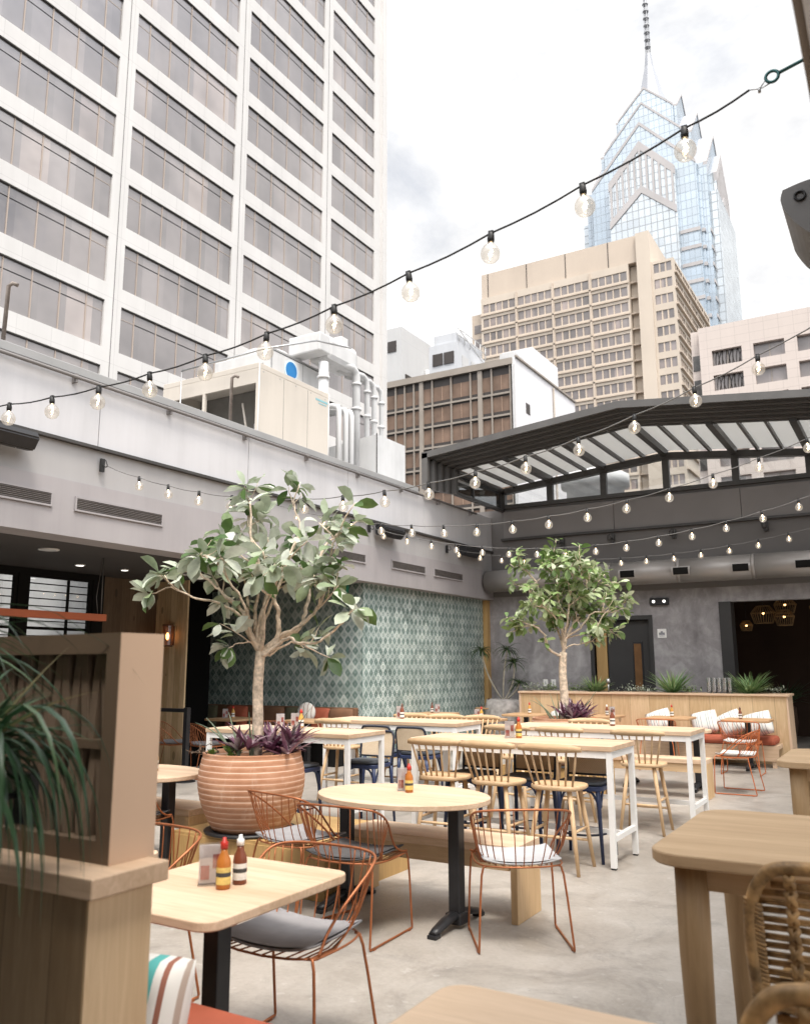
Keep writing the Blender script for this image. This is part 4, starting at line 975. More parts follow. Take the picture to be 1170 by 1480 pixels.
# ------------------------------------------------------------------ furniture prototypes (all face local +y)
def make_wire_chair(name, wmat, cmat):
    t = thing(name, 'wire chair', 'chair')
    P = [(.25,.20,.452),(.232,.155,.456),(.222,.10,.495),(.238,.03,.565),(.270,-.06,.645),(.284,-.145,.702),(.262,-.218,.738),(.17,-.258,.752),(0,-.268,.755)]
    half = spline(P, 6); hoop = half+[Vector((-p.x,p.y,p.z)) for p in half[-2::-1]]
    m = MB(); m.tube(hoop, .0065, 8); m.build('hoop', wmat, t)
    rim = spline([(.245,.21,.44),(.25,.0,.435),(.225,-.14,.438),(.13,-.205,.44),(0,-.22,.44)], 6)
    rim = rim+[Vector((-p.x,p.y,p.z)) for p in rim[-2::-1]]
    m = MB(); m.tube(rim+[Vector((-.245,.21,.44))], .005, 6)
    m.tube([(-.245,.21,.44),(-.12,.222,.428),(0,.225,.424),(.12,.222,.428),(.245,.21,.44)], .005, 6)
    hb = [p for p in hoop]; n = len(hb); i0 = 24; N = 21
    for k in range(N):
        q = i0+(n-1-2*i0)*k/(N-1); i = int(q); f = q-i
        top = hb[i].lerp(hb[min(i+1, n-1)], f)
        s_ = top.x/.29
        bx = .215*s_; by = -.215+.20*abs(s_)**2.6
        low = Vector((bx, by, .437)); mid = top.lerp(low, .55)+Vector((top.x*.03, -.016, -.02))
        seatm = Vector((bx*1.02, .02, .424-.012*(1-s_*s_))); fr = Vector((.235*s_, .222, .427+.012*s_*s_))
        m.tube(spline([top, mid, low], 3)+[seatm, fr], .0034, 5)
    m.build('wire_shell', wmat, t)
    for s_ in (-1, 1):
        m = MB(); m.tube(spline([(s_*.215,.215,.438),(s_*.245,.225,.40),(s_*.262,.24,.02)], 3)+spline([(s_*.262,.238,.009),(s_*.262,.10,.008),(s_*.262,-.24,.009)], 2)+spline([(s_*.262,-.243,.02),(s_*.232,-.17,.39),(s_*.20,-.16,.437)], 3), .0065, 7)
        for yy in (.2,-.2): m.box(s_*.262-.008,yy-.012,0,s_*.262+.008,yy+.012,.006)
        m.build('sled_leg', wmat, t)
    m = MB()
    def top(u, v, dz=0):
        x = (u-.5)*.43; y = -.185+v*.40; e = abs(2*u-1)**4+abs(2*v-1)**4
        x *= 1-.05*abs(2*v-1)**2*0
        return Vector((x, y, .447+dz*(1-.75*min(1, e*.6))+.055*(abs(x)/.215)**2.4*.55-.012*(1-(2*v-1)**2)))
    m.sheet(lambda u, v: top(u, v, .026), 14, 14); m.sheet(lambda u, v: top(u, v, 0), 14, 14)
    bmesh.ops.remove_doubles(m.bm, verts=m.bm.verts[:], dist=.0005)
    ed = [(0,0),(1,0),(1,1),(0,1),(0,0)]
    L = []
    for (a, b), (c, d_) in zip(ed, ed[1:]):
        for k in range(10): L.append(top(a+(c-a)*k/10, b+(d_-b)*k/10, .004))
    m.tube(L, .0055, 6, True)
    m.build('cushion', cmat, t)
    return t
def make_spindle_stool():
    t = thing('spindle_stool', 'stool', 'bar stool')
    H_ = .635
    ol = []
    for k in range(32):
        a = 2*math.pi*k/32; c, s_ = math.cos(a), math.sin(a)
        x = .215*(abs(c)**.6)*(1 if c > 0 else -1); y = .185*(abs(s_)**.6)*(1 if s_ > 0 else -1)
        ol.append((x*(1-.12*(y < 0)*abs(y)/.185), y))
    m = MB(); m.slab(ol, H_-.035, H_, .012); m.build('seat', M['oak_stool_x'], t)
    tops = [(.13,.11),(-.13,.11),(.12,-.11),(-.12,-.11)]; bots = [(.205,.185),(-.205,.185),(.20,-.20),(-.20,-.20)]
    for (a, b), (c, d_) in zip(tops, bots):
        m = MB(); m.tube([(a,b,H_-.034),((a+c)/2,(b+d_)/2,H_*.5),(c,d_,0)], [.019,.018,.0135], 10); m.build('leg', M['oak_stool'], t)
    def at(i, z):
        a, b = tops[i]; c, d_ = bots[i]; f = 1-z/(H_-.03); return Vector((a+(c-a)*f, b+(d_-b)*f, z))
    for i, j, z in ((0,1,.20),(2,3,.26),(0,2,.30),(1,3,.30)):
        m = MB(); m.tube([at(i,z), at(i,z).lerp(at(j,z), .5), at(j,z)], [.010,.012,.010], 8); m.build('stretcher', M['oak_stool'], t)
    for k in range(7):
        f = (k-3)/3
        m = MB(); m.tube([(.155*f,-.155+.02*f*f,H_-.004),(.19*f,-.20+.03*f*f,.78),(.215*f,-.235+.035*f*f,.905)], [.0085,.0095,.0075], 8); m.build('spindle', M['oak_stool'], t)
    m = MB(); n = 14; A = []
    for k in range(n+1):
        f = 2*k/n-1; x = .255*f; y = -.245+.05*f*f; zt = .957-.022*abs(f)**3-.006*(abs(f) > .55)*(abs(f)-.55); zb = .892+.006*f*f
        A.append([(x,y-.012,zb),(x,y+.012,zb),(x,y+.008,zt),(x,y-.010,zt)])
    vs = [[m.bm.verts.new(p) for p in q] for q in A]
    for a, b in zip(vs, vs[1:]):
        for i in range(4): m._f([a[i], a[(i+1) % 4], b[(i+1) % 4], b[i]], True)
    m._f(vs[0]); m._f(vs[-1][::-1]); m.build('crest_rail', M['oak_stool_x'], t)
    return t
def make_cane_stool():
    t = thing('cane_stool', 'stool', 'bar stool')
    ol = rrect(-.20,-.19,.20,.20,.09)
    m = MB(); m.slab(ol, .548, .585, .006); m.build('seat_frame', M['navy'], t)
    m = MB(); m.slab([(x*.95,y*.95) for x, y in ol], .5855, .618, .016); m.build('seat_pad', paint('slate_pad', (.075,.085,.10), .85, .15, 8), t)
    for x, y in ((.16,.16),(-.16,.16)):
        m = MB(); m.tube([(x,y,.55),(x*1.03,y*1.03,.43),(x*1.17,y*1.2,0)], [.021,.018,.013], 10); m.build('leg', M['navy'], t)
    for s_ in (-1, 1):
        m = MB(); m.tube([(s_*.175,-.165,.55),(s_*.18,-.175,.43),(s_*.195,-.21,0)], [.021,.018,.013], 10); m.build('leg', M['navy'], t)
        m = MB(); m.tube(spline([(s_*.165,.15,.42),(s_*.12,.165,.525),(s_*.07,.17,.547)], 4), .010, 7); m.tube(spline([(s_*.175,.15,.42),(s_*.178,.10,.525),(s_*.178,.05,.547)], 4), .010, 7); m.build('corner_brace', M['navy'], t)
    m = MB(); m.tube([(.182*math.cos(2*math.pi*k/28), .18*math.sin(2*math.pi*k/28)-.0, .205) for k in range(28)], .009, 7, True); m.build('foot_ring', M['navy_dark'], t)
    B = spline([(.185,-.172,.55),(.19,-.188,.69),(.19,-.208,.81),(.170,-.220,.868),(.125,-.224,.882),(-.125,-.224,.882),(-.170,-.220,.868),(-.19,-.208,.81),(-.19,-.188,.69),(-.185,-.172,.55)], 5)
    m = MB(); m.tube(B, .0125, 9); m.build('back_hoop', M['navy_dark'], t)
    m = MB(); m.tube([(.188,-.182,.637),(0,-.188,.635),(-.188,-.182,.637)], .009, 7); m.build('back_rail', M['navy_dark'], t)
    m = MB()
    def cp(u, v):
        z = .640+v*.233; x = (u-.5)*2*.178*(1-.10*max(0, v-.8)*5*.6); return Vector((x, -.189-.036*v-.01*(1-(2*u-1)**2), z))
    m.sheet(cp, 8, 6); m.sheet(lambda u, v: cp(u, v)+Vector((0,.006,0)), 8, 6); m.build('cane_panel', M['cane'], t, recalc=False)
    return t
def make_bar_table(L):
    t = thing('bar_table', 'table', 'bar table')
    a, b = L/2, .325
    m = MB(); m.box(-a,-b,.88,a,b,.92,.004); m.build('tabletop', M['oak_x'], t)
    for x in (-a+.03, a-.03):
        for y in (-b+.03, b-.03):
            m = MB(); m.box(x-.022,y-.022,.012,x+.022,y+.022,.8795,.002); m.build('leg', M['white_metal'], t)
            m = MB(); m.box(x-.018,y-.018,0,x+.018,y+.018,.0119); m.build('foot_pad', M['black_metal'], t)
    m = MB()
    for y in (-b+.03, b-.03): m.box(-a+.053,y-.018,.825,a-.053,y+.018,.879)
    for x in (-a+.03, a-.03): m.box(x-.018,-b+.053,.825,x+.018,b-.053,.879)
    m.build('apron', M['white_metal'], t)
    m = MB()
    for x in (-a+.03, a-.03): m.box(x-.018,-b+.053,.20,x+.018,b-.053,.24)
    m.box(-a+.049,-.018,.20,a-.049,.018,.24); m.build('foot_rail', M['white_metal'], t)
    return t
def pedestal(t, x, y=0, h=.69, w=.58, rot=0):
    m = MB(); m.box(x-.038,y-.038,.061,x+.038,y+.038,h,.006); m.build('column', M['black_metal'], t)
    m = MB()
    for q in range(2 if rot is None else 1):
        pass
    for dx, dy in ((0,1),(0,-1)):
        pts = [(x,y,.075),(x+dx*w*.25,y+dy*w*.25,.06),(x+dx*w*.42,y+dy*w*.42,.036),(x+dx*w*.5,y+dy*w*.5,.026)]
        m.tube(pts, [.042,.038,.034,.026], 8, flat=.62)
        m.box(x+dx*w*.47-.03,y+dy*w*.47-.03,0,x+dx*w*.47+.03,y+dy*w*.47+.03,.022,.004)
    m.box(x-.055,y-.055,.02,x+.055,y+.055,.085,.01)
    m.build('foot', M['black_metal'], t)
    m = MB(); m.box(x-.02,y-.2,h+.0005,x+.02,y+.2,h+.0095); m.build('plate', M['black_metal'], t)
def make_oval_table(name):
    t = thing(name, 'table', 'table')
    m = MB(); m.slab(ellipse(.60,.45,56), .70, .733, .005); m.build('tabletop', M['oak_x'], t)
    pedestal(t, .42, -.04); pedestal(t, -.46, .02); return t
def make_square_table(name, a, b, mat, ped=True):
    t = thing(name, 'table', 'table')
    m = MB(); m.slab(rrect(-a,-b,a,b,.07), .70, .733, .005); m.build('tabletop', mat, t)
    if ped: pedestal(t, 0, 0)
    return t
def make_counter_table():
    t = thing('counter_table', 'table', 'table')
    m = MB(); m.slab(rrect(-.65,-.52,.65,.52,.13,8), .877, .92, .007); m.build('tabletop', M['brown_oak_x'], t)
    for x in (-.52,.52):
        for y in (-.40,.40):
            m = MB(); m.tube([(x,y,.8765),(x,y,.6),(x*.985,y*.985,0)], [.056,.054,.040], 20); m.build('leg', M['brown_oak_z'], t)
    m = MB()
    for y in (-.40,.40): m.box(-.475,y-.012,.79,.475,y+.012,.8768)
    for x in (-.52,.52): m.box(x-.012,-.355,.79,x+.012,.355,.8768)
    m.build('apron', M['brown_oak_x'], t)
    return t
def make_rattan_stool():
    t = thing('rattan_stool', 'stool', 'bar stool')
    W_, zt, zb, yb = .245, 1.0, .60, -.19
    P = spline([(-W_*.93,yb,zb),(-W_,yb-.02,zb+.10),(-W_,yb-.035,zt-.13),(-W_*.83,yb-.045,zt-.03),(-W_*.5,yb-.05,zt),(W_*.5,yb-.05,zt),(W_*.83,yb-.045,zt-.03),(W_,yb-.035,zt-.13),(W_,yb-.02,zb+.10),(W_*.93,yb,zb)], 6)
    m = MB(); m.tube(P, .019, 10); m.build('back_frame', M['rattan'], t)
    def by(z): return yb-.05*(z-zb)/(zt-zb)
    m = MB(); rnd = random.Random(3)
    z = zb+.02; k = 0
    while z < zt-.03:
        hw = W_-.012 if z < zt-.14 else W_*(.98-.55*((z-zt+.14)/.14)**2)
        for dz in (0, .007): m.tube([(-hw,by(z)+rnd.uniform(-.003,.003),z+dz),(-hw*.5,by(z)-.006*(-1)**k,z+dz+.002),(0,by(z)+.006*(-1)**k,z+dz),(hw*.5,by(z)-.006*(-1)**k,z+dz-.002),(hw,by(z),z+dz)], .0055, 5)
        z += .0235; k += 1
    for x in (-.135, .0, .135):
        for s_ in (-1, 1):
            pts = []
            for q in range(40):
                zz = zb+.01+(zt-zb-.03)*q/39; pts.append((x+s_*.011*math.sin(q*1.25), by(zz)-.012+.008*math.cos(q*1.25), zz))
            m.tube(pts, .009, 6)
    for s_ in (-1, 1):
        for q in range(26):
            zz = zb+.01+(zt-zb-.11)*q/25; m.tube([(s_*(W_-.035),by(zz)-.012,zz-.008),(s_*(W_+.012),by(zz)-.012,zz+.008),(s_*(W_+.014),by(zz)+.014,zz+.004)], .0055, 5)
    m.build('woven_back', M['rattan'], t)
    m = MB(); m.slab(rrect(-.22,-.19,.22,.22,.07), .605, .645, .012); m.build('seat', M['rattan'], t)
    for x in (-.18,.18):
        for y in (-.17,.18):
            m = MB(); m.tube([(x,y,.604),(x*1.15,y*1.15,0)], .010, 8); m.build('leg', M['black_metal'], t)
    m = MB(); m.tube([(-.2,-.19,.22),(.2,-.19,.22),(.2,.2,.22),(-.2,.2,.22)], .007, 6, True); m.build('foot_rail', M['black_metal'], t)
    for s_ in (-1, 1):
        m = MB(); m.tube([(s_*W_*.78,yb+.02,.60),(s_*W_*.80,yb+.01,.64)], .008, 6); m.build('back_stay', M['black_metal'], t)
    return t

# ---- bar tables and their stools
G_T = 'white legged bar tables'
for L, x, y, l in ((1.83,-3.02,7.02,'white legged bar table before the oval table, nearest of the four'), (1.80,-5.5,7.02,'white legged bar table just behind the big terracotta pot'), (1.92,-2.86,8.83,'white legged bar table in front of the far terracotta pot'), (1.82,-5.32,8.83,'white legged bar table nearest the pale lit tiles')):
    o = make_bar_table(L); o.location = (x, y, 0); o['label'] = l; o['group'] = G_T
sp = make_spindle_stool(); cs = make_cane_stool()
G_S = 'light wood spindle stools'
for x, y, rz, l in (
    (-3.55,6.63,.05,'spindle stool at the nearest bar table, farthest from its white end frame'),
    (-3.03,6.58,-.04,'spindle stool in the middle of three at the nearest bar table'),
    (-2.50,6.56,.03,'spindle stool beside the white end legs of the nearest bar table'),
    (-3.68,8.42,.02,'spindle stool at the second bar table, crest showing over the nearest table'),
    (-3.10,8.40,-.03,'spindle stool second along the bar table before the far pot'),
    (-2.33,8.38,.05,'spindle stool seen in full at the end of the bar table before the far pot'),
    (-3.25,9.35,3.1,'spindle stool facing us across the bar table before the far pot'),
    (-5.88,8.42,.03,'spindle stool at the tile side bar table beside the blue stools'),
    (-5.62,9.38,3.14,'spindle stool across the tile side bar table, nearest the pot trunk'),
    (-5.10,9.38,3.18,'middle spindle stool across the tile side bar table'),
    (-4.62,9.38,3.1,'spindle stool across the tile side bar table at its white end frame')):
    place(sp, USED, (x, y, 0), rz, l, G_S)
G_C = 'blue stools with cane backs'
for x, y, rz, l in (
    (-5.28,6.78,.04,'blue cane back stool right behind the big pot, back toward us'),
    (-4.86,7.42,3.2,'blue cane back stool facing us at the white end frame behind the pot'),
    (-5.27,8.42,.02,'blue cane back stool under the tile side table beside the spindle stool'),
    (-4.80,8.40,-.03,'blue cane back stool at the tile side table, nearer its white end legs'),
    (-3.50,7.05,3.1,'blue cane back stool across the nearest bar table, farthest from the end frame'),
    (-2.98,7.07,3.16,'middle blue cane back stool across the nearest bar table'),
    (-2.46,7.03,3.2,'blue cane back stool with its foot ring showing near the white end legs')):
    place(cs, USED, (x, y, 0), rz, l, G_C)

# ---- benches and planter boxes
def bench(x0, x1, y0, y1, label):
    t = thing('bench', label, 'bench', (x0, y0, 0), 0, 'long oak benches'); L = x1-x0; D_ = y1-y0
    m = MB(); m.box(0,0,.40,L,D_,.45,.004); m.build('seat', M['oak_x'], t)
    m = MB(); m.box(L-.045,0.003,0,L,D_-.003,.3995,.003); m.build('end_panel', M['bench_side'], t)
    m = MB(); m.box(0,.003,0,.045,D_-.003,.3995,.003); m.build('end_panel', M['bench_side'], t)
    m = MB(); m.box(.06,.02,.30,L-.06,.05,.3995); m.build('rail', M['brown_oak_x'], t)
bench(-3.49,-2.21,5.04,5.42,'oak bench behind the oval table')
bench(-6.6,-4.96,5.04,5.42,'oak bench on the timber pillar side of the big pot')
bench(-4.6,-2.20,10.58,10.92,'oak bench past the bar tables with its end board in view')
def planter_box(x0, x1, y0, y1, h, label):
    t = thing('planter_box', label, 'plinth', (x0, y0, 0)); L = x1-x0; D_ = y1-y0; k = 2
    for i in range(k):
        m = MB(); m.box(L*i/k+.003,0,0,L*(i+1)/k-.003,.03,h-.02,.003); m.build('front_board', M['golden'], t)
    m = MB(); m.box(0,D_-.03,0,L,D_,h-.02); m.box(0,.031,0,.03,D_-.031,h-.02); m.box(L-.03,.031,0,L,D_-.031,h-.02); m.build('side_board', M['golden'], t)
    m = MB(); m.box(0,0.004,h-.0195,L,D_,h); m.build('top', M['golden'], t)
planter_box(-4.95,-3.52,4.86,5.95,.33,'low golden plywood plinth under the big terracotta pot')
planter_box(-4.55,-3.3,10.0,10.57,.33,'low golden plywood plinth under the far terracotta pot')

# ---- oval dining tables
o = make_oval_table('oval_table'); o.location = (-2.94,4.90,0); o.rotation_euler.z = -.04; tag(o, 'oval oak table on two black pedestals with a hot sauce bottle', None, 'dining tables')
o = make_oval_table('oval_table'); o.location = (-5.42,4.90,0); tag(o, 'oval oak table between the screen and the big pot', None, 'dining tables')
o = make_oval_table('oval_table'); o.location = (-2.9,11.45,0); tag(o, 'oval table beyond the far bench beside the orange chair', None, 'dining tables')
o = make_square_table('dining_table', .335, .41, M['oak_x']); o.location = (-2.365,2.58,0); tag(o, 'rounded oak table with sauces beside the brown screen', None, 'dining tables')
o = make_square_table('dining_table', .40, .34, M['oak_x']); o.location = (-3.38,2.55,0); tag(o, 'oak table mostly hidden behind the brown screen', None, 'dining tables')
o = make_square_table('dining_table', .62, .50, wood('near_oak', (.74,.56,.40), (.60,.43,.28), 'x')); o.location = (-.51,1.63,0); tag(o, 'blurred oak tabletop at the lower picture edge', None, 'dining tables')
ct = make_counter_table()
place(ct, USED, (-.215,3.57,0), 0, 'brown oak counter table with round tapered legs, the nearer one', 'counter tables')
place(ct, USED, (-.215,6.75,0), 0, 'brown oak counter table farther back at the picture edge', 'counter tables')
rs = make_rattan_stool()
place(rs, USED, (-.215,2.88,0), 0, 'rattan stool tucked at the nearer counter table', 'rattan stools')
place(rs, USED, (-.10,1.93,0), .1, 'rattan stool of which only the rounded top rail shows', 'rattan stools')

# ---- wire chairs
wc = make_wire_chair('wire_chair', M['copper'], M['grey_fabric'])
wd = make_wire_chair('wire_chair', M['copper'], M['dark_fabric']); wd.name = 'wire_chair'
wo = make_wire_chair('wire_chair', M['orange_wire'], M['light_fabric'])
G_W = 'copper wire chairs'
place(wc, {}, (-3.56,4.62,0), -.22, 'copper wire chair against the big terracotta pot', G_W)
place(wd, {}, (-2.99,4.42,0), .03, 'copper wire chair with dark seat pad, back to us at the oval table', G_W)
k2 = copy_tree(wc); k2.location = (-2.10,4.80,0); k2.rotation_euler.z = .58; tag(k2, 'copper wire chair angled at the end of the oval table, floor around it', None, G_W)
pale = paint('pale_pad', (.46,.455,.46), .9, .06, 12)
for c in kids(k2):
    if c.name.startswith('cushion'): c.data = c.data.copy(); c.data.materials[0] = pale
k2 = copy_tree(wc); k2.location = (-2.34,3.02,0); k2.rotation_euler.z = math.pi+.06; tag(k2, 'copper wire chair with grey pad pulled up to the sauce table', None, G_W)
k2 = copy_tree(wc); k2.location = (-3.34,3.0,0); k2.rotation_euler.z = math.pi-.05; tag(k2, 'copper wire chair half hidden by the brown screen', None, G_W)
k2 = copy_tree(wd); k2.location = (-5.15,4.60,0); k2.rotation_euler.z = .1; tag(k2, 'copper wire chair with dark pad between screen and big pot', None, G_W)
for x, y, rz, l in ((-8.85,9.3,-.5,'copper wire chair in the dark recess, nearer the big pot'), (-9.5,9.25,-1.0,'copper wire chair in the dark recess by the timber pillar'), (-8.4,10.2,.4,'copper wire chair by the dark banquette, hoop over the bar table')):
    k2 = copy_tree(wc); k2.location = (x, y, 0); k2.rotation_euler.z = rz; tag(k2, l, None, G_W)
place(wo, {}, (-2.0,11.42,0), 1.55, 'orange wire chair seen from the side near the far bench', 'orange wire chairs')
for x, y, rz, l in ((-2.27,13.35,0,'orange wire chair facing the last banquette table'), (-3.45,13.3,.1,'orange wire chair at the amber bottle table'), (-4.55,13.3,-.05,'orange wire chair behind the far terracotta pot')):
    k2 = copy_tree(wo); k2.location = (x, y, 0); k2.rotation_euler.z = rz; tag(k2, l, None, 'orange wire chairs')

# ---- far banquette with planter back
t = thing('banquette', 'long blond wood banquette with planter top before the plaster wall', 'banquette', (0,0,0))
m = MB(); m.box(-6.31,14.80,0,-1.80,14.84,1.05); m.build('back_panel', M['planks_x'], t)
m = MB(); m.hexa([(-1.80,14.79,0),(-1.76,14.79,0),(-1.78,14.79,1.051),(-1.80,14.79,1.051)], [(-1.80,15.4,0),(-1.76,15.4,0),(-1.78,15.4,1.051),(-1.80,15.4,1.051)]); m.build('end_panel', M['oak_z'], t)
m = MB(); m.box(-6.35,14.79,0,-6.311,15.4,1.051); m.build('end_panel', M['oak_z'], t)
m = MB(); m.box(-6.36,14.765,1.0515,-1.75,14.86,1.085,.003); m.box(-6.36,15.34,1.0515,-1.75,15.42,1.085,.003); m.box(-6.36,14.861,1.0515,-6.29,15.339,1.085); m.box(-1.83,14.861,1.0515,-1.75,15.339,1.085); m.build('top_trim', M['oak_x'], t)
m = MB(); m.box(-6.3,15.36,0,-1.81,15.4,1.05); m.build('rear_panel', M['oak_x'], t)
m = MB(); m.box(-6.29,14.845,.9,-1.81,15.355,1.04); m.build('soil_bed', M['soil'], t)
m = MB(); m.box(-6.3,14.25,.27,-1.9,14.79,.33,.003); m.box(-6.3,14.25,.10,-1.9,14.29,.2695); m.build('seat_box', M['oak_x'], t)
for x in (-1.97,-3.4,-4.8,-6.2):
    m = MB(); m.box(x-.03,14.27,0,x+.03,14.33,.0995); m.build('foot', M['oak_z'], t)
for a, b, l in ((-6.28,-4.35,'red seat cushion at the corner plant side of the long banquette'), (-4.34,-1.93,'red seat cushion at the open end of the long banquette')):
    m = MB(); m.box(a,14.22,.331,b,14.78,.455,.05); tag(m.build('seat_cushion', M['red_fabric']), l, 'cushion', 'red banquette cushions')
def pillow(x, y, z, w, h, rz, tilt, mat, label, grp='throw pillows', th=.07, roll=0):
    m = MB()
    def f(s_): return lambda u, v: Vector(((u-.5)*w*(1-.06*(2*v-1)**2), s_*th*(max(0,(1-(2*u-1)**4))*max(0,(1-(2*v-1)**4)))**.6, (v-.5)*h*(1-.06*(2*u-1)**2)))
    m.sheet(f(1), 12, 12); m.sheet(f(-1), 12, 12)
    bmesh.ops.remove_doubles(m.bm, verts=m.bm.verts[:], dist=.0006)
    o = m.build('pillow', mat, None, (x, y, z), (tilt, roll, rz)); tag(o, label, 'pillow', grp); return o
for x, w, rz, tw, l in ((-3.02,.42,.0,-.1,'striped pillow leaning left of the last banquette table'), (-2.62,.40,.06,-.2,'striped pillow directly behind the last banquette table'), (-2.22,.46,-.12,-.12,'striped pillow at the open end of the banquette'), (-3.75,.42,.08,-.15,'striped pillow half hidden beside the amber bottle table'), (-5.45,.42,0,-.15,'striped pillow at the corner end behind the first banquette table')):
    pillow(x, 14.60, .455+.17, w, .38, rz, -.30, M['stripe_cushion'], l, th=.11, roll=tw*2.2)
bt = make_square_table('banquette_table', .34, .33, M['booth_wood'])
for x, y, l in ((-5.80,13.8,'small banquette table nearest the corner plant'), (-4.55,13.95,'small banquette table hidden behind the far pot'), (-3.42,14.0,'small banquette table with the amber bottle'), (-2.27,14.0,'small banquette table with a black pedestal at the open end')):
    place(bt, USED, (x, y, 0), 0, l, 'small banquette tables')
for x, y, l in ((-8.25,13.0,'small wooden table by the pale tiles'),):
    pass
for x, y, l in ((-7.33,13.35,'small wooden table against the pale lit tiles'), (-7.25,15.75,'small wooden table by the far corner of the tiles'), (-5.9,12.2,'low wooden table behind the tile side bar table')):
    place(bt, USED, (x, y, 0), 0, l, 'small wooden tables')
# ---- dark banquette in the recess
t = thing('recess_banquette', 'dark banquette along the shaded diamond tiles', 'banquette', (0,0,0))
m = MB(); m.box(-11.8,11.12,.0,-7.86,11.73,.44,.02); m.build('seat', M['int_dark'], t)
m = MB(); m.box(-11.8,11.6,.441,-7.86,11.73,.88,.02); m.build('backrest', M['brown_fabric'], t)
for x, mt, l in ((-10.95,'olive_fabric','olive back cushion at the dark end of the recess banquette'), (-10.25,'red_fabric','rust red back cushion left of the near tree trunk'), (-9.45,'brown_fabric','brown back cushion just behind the near tree trunk'), (-8.95,'olive_fabric','olive back cushion right of the near tree trunk'), (-8.5,'red_fabric','rust red back cushion by the striped round pillow'), (-8.05,'brown_fabric','brown back cushion at the tile corner')):
    pillow(x, 11.47, .66, .5, .44, 0, -.12, M[mt], l, 'recess back cushions', .06)
m = MB()
m.lathe([(.001,-.05),(.12,-.045),(.17,0),(.12,.045),(.001,.05)], 24)
o = m.build('round_pillow', stripes('round_stripes', 'x', .07, [(0,(.74,.70,.64)),(.55,(.35,.2,.15)),(.7,(.74,.70,.64))]), None, (-8.62,11.32,.80), (R(82),0,.2)); tag(o, 'round striped pillow on the recess banquette', 'pillow')
place(bt, USED, (-9.5,10.55,0), 0, 'dark set table in the recess with a pale sauce set', 'small wooden tables')
place(bt, USED, (-8.15,10.75,0), 0, 'recess table in front of the round striped pillow', 'small wooden tables')
t = thing('queue_post', 'black post with a horizontal top bar beside the timber pillar', 'barrier', (-8.73,8.76,0))
m = MB(); m.box(-.035,-.035,.012,.035,.035,.99,.004); m.build('post', M['black_metal'], t)
m = MB(); m.box(-1.5,-.025,.925,-.036,.025,.975); m.build('bar', M['black_metal'], t)
m = MB(); m.lathe([(.15,0),(.15,.008),(.14,.0119)], 24); m.build('base', M['black_metal'], t)

# ---- screen divider and banquette back beside the camera
t = thing('screen_divider', 'screen with brown slats on an oak base, light painted on its end', 'divider', (0,0,0))
m = MB(); m.box(-3.6,1.475,0,-1.776,1.68,.998); m.build('base', M['planks_base_shaded'], t)
m = MB(); m.box(-1.7755,1.477,0,-1.77,1.678,.997); m.build('lit_base_sheet', wood('oak_lit_end', (.70,.52,.33), (.55,.38,.21), 'z'), t)  # thin lighter oak sheet, paints the light on the base end
m = MB(); m.box(-3.62,1.452,1.0,-1.735,1.70,1.05,.004); m.build('ledge', M['oak_x'], t)
sx0, sx1, sy0, sy1, sz0, sz1 = -3.4, -1.81, 1.565, 1.715, 1.0505, 1.64
m = MB()
fr = .055
m.box(sx0,sy0+.001,sz0,sx1-.004,sy1,sz0+fr); m.box(sx0,sy0+.001,sz1-fr,sx1-.004,sy1,sz1); m.box(sx1-fr,sy0+.001,sz0+fr,sx1-.004,sy1,sz1-fr); m.box(sx0,sy0+.001,sz0+fr,sx0+fr,sy1,sz1-fr)
zc = (sz0+sz1)/2; m.box(sx0+fr,sy0+.02,zc-.012,sx1-fr,sy1,zc+.012); m.build('frame', M['screen_shaded'], t)
m = MB(); m.box(sx1-.0035,sy0,sz0,sx1,sy1,sz1); m.build('lit_end_sheet', M['screen_lit'], t)  # thin pale sheet, paints the light on the screen end
for za, zb in ((sz0+fr+.001,zc-.0125),(zc+.0125,sz1-fr-.001)):
    m = MB(); x = sx1-fr-.03; k = 0
    while x > sx0+fr+.03:
        sw_ = .010 if k % 2 else -.010
        m.hexa([(x-.016-sw_,sy0+.03,za),(x+.010-sw_,sy0+.03,za),(x+.010-sw_,sy1-.03,za),(x-.016-sw_,sy1-.03,za)], [(x-.016+sw_,sy0+.03,zb),(x+.010+sw_,sy0+.03,zb),(x+.010+sw_,sy1-.03,zb),(x-.016+sw_,sy1-.03,zb)])
        x -= .041; k += 1
    m.build('slat_panel', M['slat_brown'], t)
m = MB(); m.box(sx0+fr,sy1-.02,sz0+fr,sx1-fr,sy1-.012,sz1-fr); m.build('backing', M['int_dark'], t)
t = thing('near_banquette', 'banquette seat box behind the screen divider', 'banquette', (0,0,0))
m = MB(); m.box(-3.6,1.701,0,-1.45,2.20,.36); m.build('seat_box', M['oak_x'], t)
m = MB(); m.box(-3.6,1.702,.361,-1.45,2.235,.47,.02); tag(m.build('red_cushion', M['red_fabric']), 'red seat cushion at the foot of the oak base', 'cushion')
# striped throw heaped on the cushion
pillow(-1.97, 1.84, .60, .30, .28, .35, -.42, M['stripe_throw'], 'teal and white striped pillow on the red cushion at the screen base', 'near striped pillows', .09)

